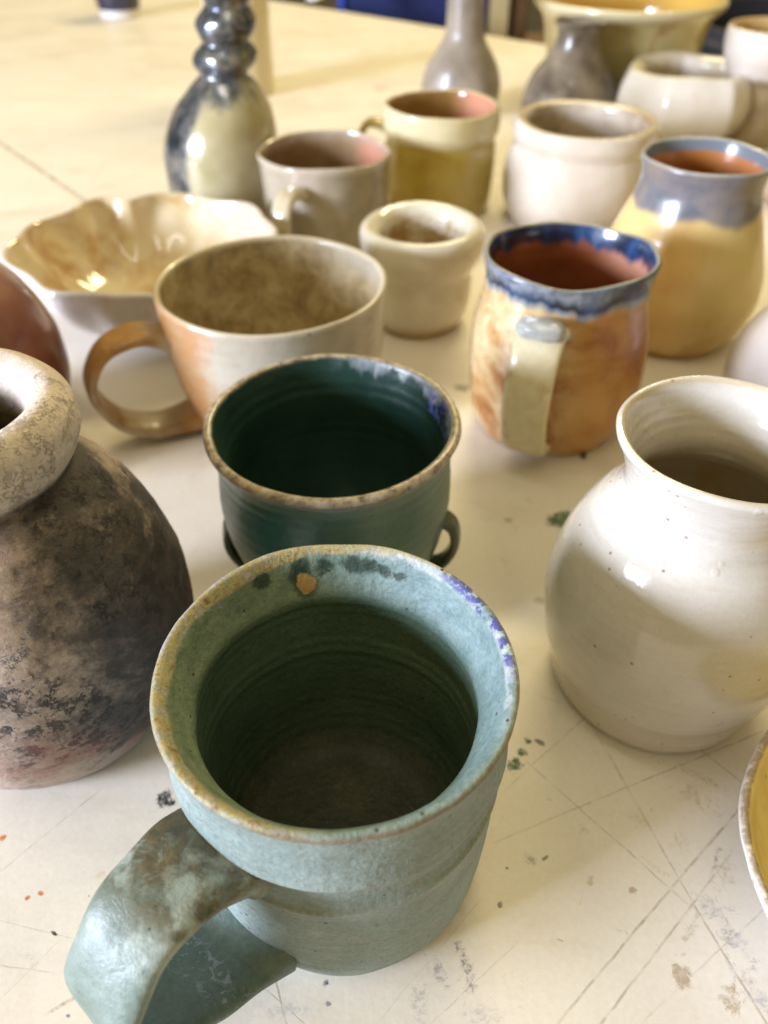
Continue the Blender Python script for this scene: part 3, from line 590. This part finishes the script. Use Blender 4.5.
# ------------------------------------------------------------------ yellow vase with grey-blue neck
def m_yvase():
    s = Mat('yellow_glaze_grey_neck'); L = s.attr('lipd'); n = s.noise(18, 4, 0.6); n2 = s.noise(120, 4, 0.65)
    c = s.ramp(n, [(0.3, (0.64, 0.42, 0.16)), (0.5, (0.70, 0.52, 0.23)), (0.75, (0.62, 0.48, 0.18))])
    c = s.mix(s.mul(s.st(s.z, 0.045, 0.02), s.st(n, 0.4, 0.62)), c, (0.50, 0.27, 0.06))
    c = s.mix(s.mul(s.st(s.azim(R(-60)), 0.6, 1.0), 0.35), c, (0.50, 0.46, 0.22))
    zn = s.mad(s.sub(s.noise(32, 3, 0.5, st=(1, 1, 0.4)), 0.5), 0.016, s.z)
    neck = s.ramp(s.noise(50, 4), [(0.3, (0.10, 0.12, 0.14)), (0.5, (0.19, 0.175, 0.18)), (0.75, (0.27, 0.21, 0.17))])
    c = s.mix(s.st(zn, 0.0840, 0.0895), c, neck)
    inn = s.ramp(n, [(0.3, (0.36, 0.13, 0.03)), (0.7, (0.50, 0.22, 0.10))])
    inn = s.mix(s.st(L, 0.009, 0.006), inn, (0.14, 0.16, 0.19))
    c = s.mix(s.st(L, 0.0, 0.001), c, inn)
    c = s.mix(s.mul(s.band(L, -0.002, 0.001, 0.0008), 0.7), c, (0.40, 0.40, 0.38))
    return s.out(c, 0.24, n2, 0.3, 0.0007, 0.2)
yv = thing('vase', 'yellow glazed vase with a blue-grey neck, right of and behind the rust mug', 'vase', (0.1914, 0.495, 0))
lathe('body', [(3.4, 0.1), (3.7, 0.0), (4.1, 0.25), (4.75, 1.3), (5.1, 2.8), (5.15, 4.0), (4.9, 5.6), (4.4, 7.2), (3.85, 8.6), (3.55, 9.6), (3.52, 10.3), (3.66, 10.95), (3.74, 11.2), (3.68, 11.36), (3.54, 11.38)],
      [(3.42, 11.25), (3.25, 10.6), (3.2, 9.8), (3.6, 8.4), (4.5, 5.5), (4.6, 3.0), (3.5, 1.0), (0.3, 0.8)], m_yvase(), yv, seg=128, wob=0.01, lump=0.15, lumpf=22, seed=9, rimz=0.06)

# ------------------------------------------------------------------ small thick-rimmed cream cup
def m_cream():
    s = Mat('pooled_cream_glaze'); L = s.attr('lipd'); n = s.noise(30, 4, 0.6); n2 = s.noise(120, 4, 0.65)
    c = s.ramp(n, [(0.3, (0.60, 0.55, 0.43)), (0.7, (0.72, 0.69, 0.60))])
    c = s.mix(s.mul(s.st(s.z, 0.012, 0.003), 0.8), c, (0.40, 0.24, 0.09))
    c = s.mix(s.mul(s.st(s.noise(50, 4, off=(2, 2, 2)), 0.56, 0.7), s.mul(s.st(s.z, 0.04, 0.02), 0.5)), c, (0.52, 0.34, 0.14))
    inn = s.mix(s.mul(s.st(s.noise(40, 5, 0.7, dist=0.6), 0.38, 0.58), s.st(L, 0.006, 0.018)), c, (0.36, 0.23, 0.085))
    c = s.mix(s.st(L, 0.004, 0.006), c, inn)
    return s.out(c, 0.12, n2, 0.25, 0.0007, 0.4)
cc = thing('cup', 'small cream glazed cup with a heavy rolled rim, right of the tan mug', 'cup', (0.0243, 0.51, 0))
lathe('body', [(2.5, 0.1), (2.75, 0.0), (3.0, 0.3), (3.35, 1.2), (3.5, 2.4), (3.45, 3.4), (3.5, 4.0), (3.8, 4.6), (4.05, 5.3), (4.12, 6.0), (4.05, 6.5), (3.7, 6.8)],
      [(3.2, 6.72), (2.85, 6.35), (2.7, 5.8), (2.75, 4.8), (2.5, 3.4), (1.8, 2.0), (0.3, 1.6)], m_cream(), cc, seg=128, wob=0.012, lump=0.14, lumpf=22, seed=12, rimz=0.03)

# ------------------------------------------------------------------ pinched wavy bowl
def m_bowl():
    s = Mat('lustrous_shino_bowl_glaze'); L = s.attr('lipd'); n = s.noise(22, 4, 0.6, dist=0.3); n2 = s.noise(120, 4, 0.65)
    out = s.ramp(n, [(0.3, (0.52, 0.48, 0.46)), (0.7, (0.72, 0.68, 0.66))])
    out = s.mix(s.mul(s.st(s.noise(60, 4, 0.6, st=(1, 1, 0.2)), 0.5, 0.68), 0.4), out, (0.36, 0.31, 0.27))
    inn = s.ramp(n, [(0.3, (0.30, 0.14, 0.04)), (0.42, (0.46, 0.28, 0.11)), (0.54, (0.62, 0.50, 0.30)), (0.75, (0.66, 0.58, 0.42))])
    inn = s.mix(s.mul(s.st(s.azim(R(20)), 0.4, 1.0), s.st(L, 0.045, 0.015)), inn, (0.62, 0.48, 0.38))
    c = s.mix(s.st(s.mad(s.sub(n2, 0.5), 0.004, L), 0.0005, 0.003), out, inn)
    return s.out(c, 0.13, n2, 0.25, 0.0008, 0.5)
def bowl_radial(a, t):
    return 1 + t * (0.032 * math.sin(9 * a + 1.1) + 0.022 * math.sin(4 * a + 0.4)) + 0.022 * math.sin(15 * a) * math.sin(math.pi * min(t, 1)) - 0.14 * t * math.exp(-((a - 1.95) / 0.16) ** 2) - 0.10 * t * math.exp(-((a - 4.9) / 0.2) ** 2)
bw = thing('bowl', 'wide wavy-rimmed bowl, amber inside and whitish outside, behind the tan mug', 'bowl', (-0.161, 0.5248, 0))
lathe('body', [(3.1, 0.1), (3.6, 0.0), (4.4, 0.25), (6.2, 1.1), (7.5, 2.3), (8.25, 3.5), (8.6, 4.7), (8.72, 5.05), (8.58, 5.25)],
      [(8.3, 5.18), (8.1, 4.7), (7.5, 3.7), (6.4, 2.4), (4.6, 1.2), (2.4, 0.8), (0.3, 0.7)], m_bowl(), bw, seg=200, wob=0.02, lump=0.25, lumpf=18, seed=4, radial=bowl_radial, rimz=0.18)

# ------------------------------------------------------------------ oxblood pot behind the jar, left edge
MO = simple('oxblood_glaze', (0.11, 0.028, 0.022), (0.27, 0.12, 0.085), 26, 0.24, 0.2)
ob = thing('pot', 'dark red glazed pot behind the smoke-fired jar', 'pot', (-0.228, 0.355, 0))
lathe('body', [(3.6, 0.1), (4.0, 0.0), (4.4, 0.3), (5.6, 2.0), (6.3, 4.5), (6.1, 7.0), (5.2, 9.0), (4.0, 10.3), (3.4, 10.8), (3.3, 11.3), (3.5, 11.8), (3.3, 12.0)],
      [(3.0, 11.8), (2.9, 11.0), (3.6, 10.0), (5.4, 6.5), (5.0, 2.5), (3.0, 0.8), (0.3, 0.7)], MO, ob, seg=128, lump=0.12, seed=14)

# ------------------------------------------------------------------ twisted bottle
def m_bottle():
    s = Mat('metallic_blue_drip_glaze'); n = s.noise(22, 4, 0.6); n2 = s.noise(130, 4, 0.65)
    dr = s.noise(42, 4, 0.6, st=(1, 1, 0.25))
    yel = s.ramp(n, [(0.3, (0.34, 0.29, 0.14)), (0.7, (0.48, 0.43, 0.27))])
    blu = s.ramp(s.noise(60, 4, 0.65), [(0.3, (0.015, 0.02, 0.035)), (0.47, (0.06, 0.08, 0.12)), (0.58, (0.22, 0.23, 0.26)), (0.75, (0.36, 0.32, 0.22))])
    lf = s.st(s.azim(R(190)), 0.0, 0.85)
    f = s.add(s.add(s.mul(s.st(s.z, 0.078, 0.118), 0.62), s.mul(lf, 0.55)), s.mul(s.sub(dr, 0.5), 1.1))
    c = s.mix(s.st(f, 0.25, 0.62), yel, blu)
    s.put(s.b.inputs['Metallic'], s.mul(s.st(f, 0.25, 0.62), 0.75))
    return s.out(c, 0.2, n2, 0.25, 0.0008, 0.4)
tb = thing('bottle', 'tall rippled-neck bottle, metallic blue glaze over yellow, behind the wavy bowl', 'bottle', (-0.133, 0.69, 0))
lathe('body', [(3.3, 0.1), (3.6, 0.0), (4.0, 0.4), (4.5, 2.5), (4.65, 5.0), (4.5, 7.0), (3.9, 8.8), (2.9, 10.3), (2.15, 11.1), (1.85, 11.45), (2.05, 11.8), (2.4, 12.3), (2.35, 12.9), (1.95, 13.4), (1.8, 13.7), (2.0, 14.1), (2.25, 14.7), (2.2, 15.2), (1.85, 15.7), (1.7, 16.0), (1.85, 16.5), (2.05, 17.0), (1.9, 17.6), (1.5, 18.2), (1.4, 19.5), (1.9, 20.2), (1.8, 20.4)],
      [(1.5, 20.2), (1.1, 19.2), (1.1, 17.0), (1.2, 14.0), (1.4, 12.0), (3.0, 9.0), (3.6, 5.0), (2.5, 1.0), (0.3, 0.9)], m_bottle(), tb, seg=96, n=6, wob=0.015, lump=0.12, seed=8, shear=0.17,
      radial=lambda a, t: 1 + (0.03 * math.sin(3 * a + t * 40) if t > 0.55 else 0))

# ------------------------------------------------------------------ grey-brown mug, handle towards the camera
def m_greyb(h=False):
    s = Mat('grey_brown_glaze' + ('_handle' if h else '')); n = s.noise(30, 5, 0.6); n2 = s.noise(140, 4)
    out = s.ramp(n, [(0.3, (0.30, 0.25, 0.18)), (0.7, (0.44, 0.38, 0.29))])
    if h: return s.out(s.ramp(n, [(0.35, (0.46, 0.38, 0.24)), (0.7, (0.60, 0.54, 0.42))]), 0.14, n2, 0.25, 0.0006, 0.4)
    L = s.attr('lipd')
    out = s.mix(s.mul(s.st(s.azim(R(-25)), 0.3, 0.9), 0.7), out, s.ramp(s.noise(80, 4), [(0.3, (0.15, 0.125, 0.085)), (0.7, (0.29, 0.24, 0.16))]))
    inn = s.ramp(n, [(0.3, (0.15, 0.09, 0.045)), (0.7, (0.28, 0.19, 0.10))])
    inn = s.mix(s.st(s.azim(R(15)), 0.6, 0.95), inn, (0.48, 0.22, 0.14))
    inn = s.mix(s.mul(s.st(L, 0.012, 0.002), 0.5), inn, (0.40, 0.33, 0.25))
    c = s.mix(s.st(L, 0.0, 0.001), out, inn)
    c = s.mix(s.mul(s.band(L, -0.006, 0.0015, 0.002), 0.6), c, (0.50, 0.42, 0.33))
    return s.out(c, 0.16, n2, 0.25, 0.0006, 0.35)
gbm = thing('mug', 'grey-brown mug with a pale loop handle facing the camera, right of the rippled bottle', 'mug', (-0.0456, 0.637, 0))
lathe('body', [(4.1, 0.1), (4.4, 0.0), (4.6, 0.3), (4.75, 1.5), (4.8, 3.5), (4.85, 5.5), (4.95, 6.8), (5.02, 7.3), (4.95, 7.48), (4.82, 7.48)],
      [(4.7, 7.3), (4.6, 6.5), (4.5, 4.0), (4.3, 1.8), (3.0, 0.8), (0.3, 0.7)], m_greyb(), gbm, seg=112, wob=0.012, lump=0.15, seed=15, rimz=0.08)
strap('handle', [(4.5, 5.6, 1.9, 1.1), (5.4, 6.0, 1.7, 0.9), (6.8, 5.8, 1.5, 0.75), (7.5, 4.6, 1.5, 0.7), (7.2, 3.2, 1.5, 0.7), (6.0, 2.2, 1.6, 0.75), (4.5, 1.8, 1.8, 1.0)], m_greyb(True), gbm, R(248), m=28, lump=0.06)

# ------------------------------------------------------------------ yellow mug with pale collar
def m_ymug(h=False):
    s = Mat('mustard_glaze' + ('_handle' if h else '')); n = s.noise(22, 4, 0.6); n2 = s.noise(130, 4)
    body = s.ramp(n, [(0.3, (0.38, 0.26, 0.035)), (0.7, (0.54, 0.42, 0.09))])
    if h: return s.out(s.ramp(n, [(0.3, (0.38, 0.28, 0.08)), (0.7, (0.52, 0.42, 0.18))]), 0.14, n2, 0.25, 0.0006, 0.4)
    L = s.attr('lipd')
    body = s.mix(s.mul(s.st(s.azim(R(-20)), 0.1, 0.9), 0.5), body, (0.36, 0.30, 0.13))  # darker right side: shade away from the window, painted into the glaze
    col = s.ramp(n, [(0.3, (0.56, 0.47, 0.25)), (0.7, (0.66, 0.58, 0.38))])
    col = s.mix(s.mul(s.st(s.azim(R(-20)), 0.1, 0.9), 0.6), col, (0.42, 0.36, 0.17))  # same painted shade carried over the collar
    c = s.mix(s.st(s.mad(s.sub(n, 0.5), 0.004, s.z), 0.0585, 0.061), body, col)
    inn = s.ramp(n, [(0.3, (0.22, 0.11, 0.03)), (0.7, (0.36, 0.24, 0.08))])
    inn = s.mix(s.st(s.azim(R(20)), 0.5, 0.95), inn, (0.56, 0.26, 0.16))
    c = s.mix(s.st(L, 0.001, 0.0025), c, inn)
    return s.out(c, 0.14, n2, 0.25, 0.0006, 0.4)
ym = thing('mug', 'mustard yellow mug with a pale collar, in front of the tall grey bottle', 'mug', (0.0485, 0.7313, 0))
lathe('body', [(4.0, 0.1), (4.3, 0.0), (4.55, 0.3), (4.72, 1.5), (4.78, 3.5), (4.74, 5.2), (4.66, 5.7), (4.72, 6.0), (4.9, 6.6), (4.92, 7.4), (4.86, 8.1), (4.78, 8.3), (4.66, 8.36)],
      [(4.5, 8.25), (4.4, 7.6), (4.4, 5.0), (4.2, 2.0), (3.0, 0.8), (0.3, 0.7)], m_ymug(), ym, seg=112, wob=0.01, lump=0.12, seed=16, rimz=0.06)
strap('handle', [(4.45, 6.1, 1.7, 1.0), (5.3, 6.4, 1.5, 0.8), (6.5, 6.3, 1.4, 0.7), (7.1, 5.1, 1.4, 0.7), (6.8, 3.6, 1.4, 0.7), (5.8, 2.6, 1.5, 0.75), (4.4, 2.2, 1.7, 1.0)], m_ymug(True), ym, R(165), m=28, lump=0.06)

# ------------------------------------------------------------------ beige pot
def m_beige(name, a, b, inner, rim=(0.50, 0.40, 0.22)):
    s = Mat(name); L = s.attr('lipd'); n = s.noise(20, 4, 0.6); n2 = s.noise(120, 4)
    c = s.ramp(n, [(0.3, a), (0.7, b)])
    i = s.ramp(s.noise(26, 4, off=(1, 1, 1)), [(0.3, inner), (0.75, b)])
    c = s.mix(s.st(L, 0.001, 0.004), c, i)
    c = s.mix(s.mul(s.band(s.mad(s.sub(n2, 0.5), 0.003, L), -0.002, 0.003, 0.0012), 0.65), c, rim)
    return s.out(c, 0.17, n2, 0.3, 0.0008, 0.3)
bp = thing('pot', 'beige glazed pot with a grooved collar, standing left of the grey-necked yellow vase', 'pot', (0.166, 0.703, 0))
lathe('body', [(4.9, 0.1), (5.3, 0.0), (5.75, 0.3), (6.35, 1.8), (6.45, 3.4), (6.3, 4.8), (5.95, 5.75), (5.75, 6.0), (5.8, 6.3), (5.98, 6.9), (5.92, 7.6), (5.7, 7.92), (5.45, 7.95)],
      [(4.95, 7.8), (4.8, 7.2), (4.9, 6.2), (5.4, 4.5), (5.2, 2.0), (3.5, 0.8), (0.3, 0.7)], m_beige('beige_gloss_glaze', (0.56, 0.48, 0.38), (0.66, 0.59, 0.50), (0.22, 0.14, 0.06)), bp, seg=112, wob=0.01, lump=0.14, seed=17, rimz=0.06)

# ------------------------------------------------------------------ faceted white jar
def facet(a, t):
    k = 7; q = (a + 0.35) % (2 * math.pi / k) - math.pi / k
    return 1 + 0.85 * (math.cos(math.pi / k) / math.cos(q) - 0.955)
fj = thing('jar', 'squat white glazed jar with cut facets, in front of the big yellow planter', 'jar', (0.3275, 0.9486, 0))
lathe('body', [(5.0, 0.1), (5.5, 0.0), (6.0, 0.4), (7.2, 2.0), (7.6, 3.6), (7.35, 5.0), (6.95, 6.0), (6.65, 6.45), (6.3, 6.6)],
      [(5.6, 6.5), (5.2, 6.2), (5.1, 5.4), (5.8, 4.0), (5.6, 2.0), (3.5, 0.9), (0.3, 0.8)], m_beige('faceted_white_glaze', (0.62, 0.57, 0.48), (0.70, 0.66, 0.60), (0.40, 0.32, 0.17), (0.56, 0.48, 0.30)), fj, seg=140, wob=0.012, lump=0.15, seed=18, radial=facet, rimz=0.15)

# ------------------------------------------------------------------ big yellow planter
def m_planter():
    s = Mat('pale_yellow_planter_glaze'); L = s.attr('lipd'); n = s.noise(12, 4, 0.6); n2 = s.noise(90, 4)
    c = s.ramp(n, [(0.3, (0.42, 0.34, 0.13)), (0.7, (0.54, 0.46, 0.23))])
    c = s.mix(s.mul(s.st(s.noise(26, 3, st=(1, 1, 0.25)), 0.60, 0.70), s.st(s.z, 0.10, 0.085)), c, (0.34, 0.13, 0.025))
    c = s.mix(s.st(s.z, 0.088, 0.10), c, (0.60, 0.53, 0.33))
    c = s.mix(s.st(L, 0.001, 0.004), c, (0.56, 0.36, 0.08))
    return s.out(c, 0.16, n2, 0.2, 0.0008, 0.4)
pl = thing('planter', 'large pale yellow planter bowl with a flared rim at the back right', 'planter', (0.2915, 1.117, 0))
lathe('body', [(6.5, 0.1), (7.0, 0.0), (7.6, 0.4), (8.6, 2.5), (9.2, 5.0), (9.7, 7.5), (10.2, 8.8), (10.9, 9.5), (11.3, 10.0), (11.3, 10.4), (11.0, 10.55)],
      [(10.6, 10.4), (10.1, 9.6), (9.4, 8.2), (8.8, 5.0), (7.8, 1.8), (5.0, 1.0), (0.3, 0.9)], m_planter(), pl, seg=128, lump=0.12, seed=19)

# ------------------------------------------------------------------ grey bottles
MB1 = simple('matt_grey_clay', (0.17, 0.135, 0.105), (0.34, 0.29, 0.23), 24, 0.38, 0.1)
b1 = thing('bottle', 'tall matt grey bottle with a narrow straight neck, behind the mustard yellow mug', 'bottle', (0.09, 1.03, 0))
lathe('body', [(3.4, 0.1), (3.7, 0.0), (4.1, 0.4), (4.5, 2.0), (4.45, 3.6), (3.9, 5.2), (3.0, 6.6), (2.3, 7.7), (2.05, 9.0), (2.0, 11.0), (2.05, 14.0), (2.3, 15.0), (2.2, 15.3)],
      [(1.9, 15.1), (1.5, 13.5), (1.5, 9.0), (2.2, 7.0), (3.6, 4.0), (3.0, 1.0), (0.3, 0.9)], MB1, b1, seg=96, lump=0.15, seed=20)
MB2 = simple('dark_smoked_grey_glaze', (0.045, 0.03, 0.022), (0.28, 0.235, 0.175), 30, 0.27, 0.15)
b2 = thing('bottle', 'short dark grey bottle with a flared lip, in front of the big yellow planter', 'bottle', (0.2117, 1.0, 0))
lathe('body', [(4.2, 0.1), (4.6, 0.0), (5.0, 0.4), (5.3, 1.8), (5.05, 3.2), (4.2, 4.8), (3.1, 6.2), (2.4, 7.4), (2.15, 8.6), (2.35, 9.4), (2.68, 9.75), (2.6, 9.9)],
      [(2.35, 9.75), (1.9, 9.0), (1.8, 8.0), (2.8, 6.0), (4.4, 3.0), (3.0, 1.0), (0.3, 0.9)], MB2, b2, seg=96, wob=0.03, lump=0.2, seed=21, rimz=0.1)

# ------------------------------------------------------------------ right edge: footed cup, lilac pot, pink pot, yellow dish
fc = thing('cup', 'cream cup with a tan rim on a brown waisted foot at the top right corner', 'cup', (0.400, 0.9293, 0))
def m_fc():
    s = Mat('cream_over_brown_glaze'); L = s.attr('lipd'); n = s.noise(20, 4); n2 = s.noise(120, 4)
    c = s.ramp(n, [(0.3, (0.58, 0.52, 0.46)), (0.7, (0.68, 0.63, 0.58))])
    c = s.mix(s.st(s.mad(s.sub(n, 0.5), 0.01, s.z), 0.066, 0.058), c, s.ramp(n, [(0.3, (0.20, 0.14, 0.07)), (0.7, (0.36, 0.28, 0.15))]))
    c = s.mix(s.st(L, -0.003, 0.0), c, (0.50, 0.34, 0.15))
    c = s.mix(s.st(L, 0.008, 0.012), c, (0.40, 0.28, 0.10))
    return s.out(c, 0.14, n2, 0.2, 0.0007, 0.4)
lathe('body', [(3.6, 0.1), (4.0, 0.0), (4.2, 0.3), (3.9, 2.0), (3.6, 4.0), (3.7, 5.6), (4.3, 6.8), (4.9, 8.2), (5.1, 9.6), (5.0, 10.4), (4.75, 10.6)],
      [(4.4, 10.4), (4.1, 9.6), (3.8, 8.0), (2.8, 6.2), (0.3, 5.8)], m_fc(), fc, seg=112, lump=0.12, seed=22)
ML = m_beige('lilac_white_glaze', (0.52, 0.47, 0.44), (0.63, 0.57, 0.55), (0.3, 0.2, 0.1))
lp = thing('pot', 'lilac-white rounded pot between the white jar and the grey-necked yellow vase', 'pot', (0.239, 0.372, 0))
lathe('body', [(3.4, 0.1), (3.8, 0.0), (4.2, 0.3), (5.0, 1.8), (5.2, 3.4), (4.9, 5.2), (4.0, 6.8), (3.0, 7.6), (2.7, 8.0), (2.8, 8.5), (2.6, 8.7)],
      [(2.3, 8.5), (2.3, 8.0), (3.5, 6.8), (4.6, 4.0), (3.5, 1.0), (0.3, 0.8)], ML, lp, seg=112, lump=0.12, seed=23)
MPk = m_beige('pale_pink_glaze', (0.60, 0.46, 0.40), (0.68, 0.55, 0.50), (0.4, 0.2, 0.15))
pp = thing('pot', 'pale pink pot at the right edge behind the yellow vase', 'pot', (0.395, 0.735, 0))
lathe('body', [(4.0, 0.1), (4.4, 0.0), (4.8, 0.3), (5.4, 2.0), (5.3, 4.0), (4.6, 6.0), (3.6, 7.2), (3.2, 7.6), (3.3, 8.1), (3.1, 8.3)],
      [(2.8, 8.1), (2.8, 7.6), (3.8, 6.5), (4.8, 4.0), (4.0, 1.0), (0.3, 0.8)], MPk, pp, seg=96, lump=0.12, seed=24)
def m_dish():
    s = Mat('honey_glazed_dish'); L = s.attr('lipd'); n = s.noise(26, 4, 0.6); n2 = s.noise(170, 4, 0.7)
    out = s.ramp(n, [(0.3, (0.55, 0.50, 0.44)), (0.7, (0.66, 0.62, 0.58))])
    inn = s.ramp(n, [(0.3, (0.50, 0.34, 0.08)), (0.5, (0.62, 0.48, 0.16)), (0.7, (0.70, 0.58, 0.27))])
    c = s.mix(s.st(s.mad(s.sub(n2, 0.5), 0.003, L), -0.001, 0.001), out, inn)
    rim = s.mul(s.band(s.mad(s.sub(n2, 0.5), 0.003, L), -0.0016, 0.0014, 0.0008), s.st(s.noise(260, 4, 0.7), 0.3, 0.55))
    c = s.mix(s.mul(rim, 0.85), c, (0.26, 0.18, 0.11))
    c = s.mix(s.mul(s.specks(170, 0.2, amt=0.5), 0.7), c, (0.36, 0.18, 0.03))
    return s.out(c, 0.2, n2, 0.35, 0.0008, 0.35)
yd = thing('dish', 'honey-yellow glazed dish with a white outside at the lower right edge', 'dish', (0.1695, 0.106, 0))
lathe('body', [(3.2, 0.1), (3.5, 0.0), (3.9, 0.2), (5.0, 1.2), (5.9, 2.4), (6.35, 3.3), (6.4, 3.55), (6.25, 3.65)],
      [(6.05, 3.5), (5.6, 2.7), (4.8, 1.8), (3.5, 1.1), (1.8, 0.9), (0.3, 0.85)], m_dish(), yd, seg=200, wob=0.01, lump=0.1, lumpf=35, seed=25, rimz=0.08)

# ------------------------------------------------------------------ far things
MN = simple('navy_glaze', (0.012, 0.014, 0.035), (0.03, 0.03, 0.06), 10, 0.25, 0.2)
MFt = simple('bare_white_foot', (0.62, 0.58, 0.52), (0.7, 0.66, 0.6), 10, 0.4)
nv = thing('cup', 'dark navy cup on a white foot at the far edge of the table, top left', 'cup', (-0.462, 1.63, 0))
lathe('foot', [(2.8, 0.05), (3.2, 0.0), (3.4, 0.3), (3.4, 1.2), (3.0, 1.3)], [(0.3, 1.3)], MFt, nv, seg=64)
lathe('body', [(3.0, 1.32), (3.4, 1.32), (3.6, 1.7), (3.9, 4.0), (4.0, 8.0), (4.0, 9.0), (3.85, 9.1)], [(3.6, 8.8), (3.5, 3.0), (0.3, 2.0)], MN, nv, seg=64)
MCB = simple('cream_glaze_bottle', (0.62, 0.52, 0.30), (0.70, 0.60, 0.38), 10, 0.3, 0.2)
cb = thing('bottle', 'tall plain cream bottle half hidden behind the rippled blue bottle', 'bottle', (-0.178, 1.12, 0))
lathe('body', [(3.2, 0.1), (3.6, 0.0), (3.8, 0.4), (3.9, 4.0), (3.9, 12.0), (3.8, 19.0), (2.8, 22.0), (1.8, 24.0), (1.8, 27.0), (2.0, 27.6), (1.9, 27.8)],
      [(1.5, 27.6), (1.4, 24.0), (3.2, 19.0), (3.4, 3.0), (0.3, 1.0)], MCB, cb, seg=64)
MBl = simple('navy_blue_panel_paint', (0.012, 0.022, 0.10), (0.018, 0.03, 0.13), 3, 0.4)
MBe = simple('bright_blue_edge_paint', (0.03, 0.07, 0.42), (0.04, 0.09, 0.5), 3, 0.4)
cab = thing('cabinet', 'navy blue cupboard with a brighter blue edge beyond the table', 'cabinet', (0.061, 1.98, -0.74))
box('carcass', (0.30, 0.4, 0.80), (0.008, 0.2, 0.40), MBl, cab)
box('edge_strip', (0.016, 0.42, 0.80), (-0.1505, 0.2, 0.40), MBe, cab)
MPo = simple('pale_wood', (0.42, 0.32, 0.13), (0.54, 0.43, 0.22), 8, 0.45)
MDw = simple('dark_wood', (0.07, 0.035, 0.012), (0.16, 0.08, 0.03), 8, 0.45)
ch = thing('rack', 'wooden rack with one pale and one brown upright beyond the table', 'rack', (0.265, 1.97, -0.74))
box('post', (0.038, 0.05, 0.82), (-0.022, 0.0, 0.41), MPo, ch)
box('post', (0.034, 0.05, 0.82), (0.022, 0.02, 0.41), MDw, ch)
box('shelf', (0.30, 0.20, 0.02), (0.10, 0.16, 0.60), MDw, ch)
box('post', (0.038, 0.05, 0.82), (0.24, 0.1, 0.41), MDw, ch)
MWh = simple('white_plastic', (0.70, 0.70, 0.70), (0.76, 0.76, 0.75), 8, 0.35)
sp = thing('paddle', 'white tapered plastic paddle hanging over the far edge of the table', 'paddle', (-0.135, 1.735, 0.004))
strap('blade', [(0, 0.6, 2.2, 0.5), (3.0, 0.9, 3.4, 0.5), (8, 1.4, 3.4, 0.5), (16, 2.2, 2.4, 0.6), (24, 3, 2.0, 0.8)], MWh, sp, R(65), m=20)
MBk = simple('black_cloth', (0.010, 0.011, 0.016), (0.022, 0.022, 0.03), 8, 0.7)
bk = thing('bin', 'black bin on the floor beyond the table at the top right', 'bin', (0.80, 1.75, -0.74))
lathe('body', [(18, 0.2), (19, 0), (20, 2), (22, 30), (24, 66), (24.6, 69), (24, 70)], [(23, 69), (21, 30), (19, 3), (0.5, 2)], MBk, bk, seg=64, wob=0.0)
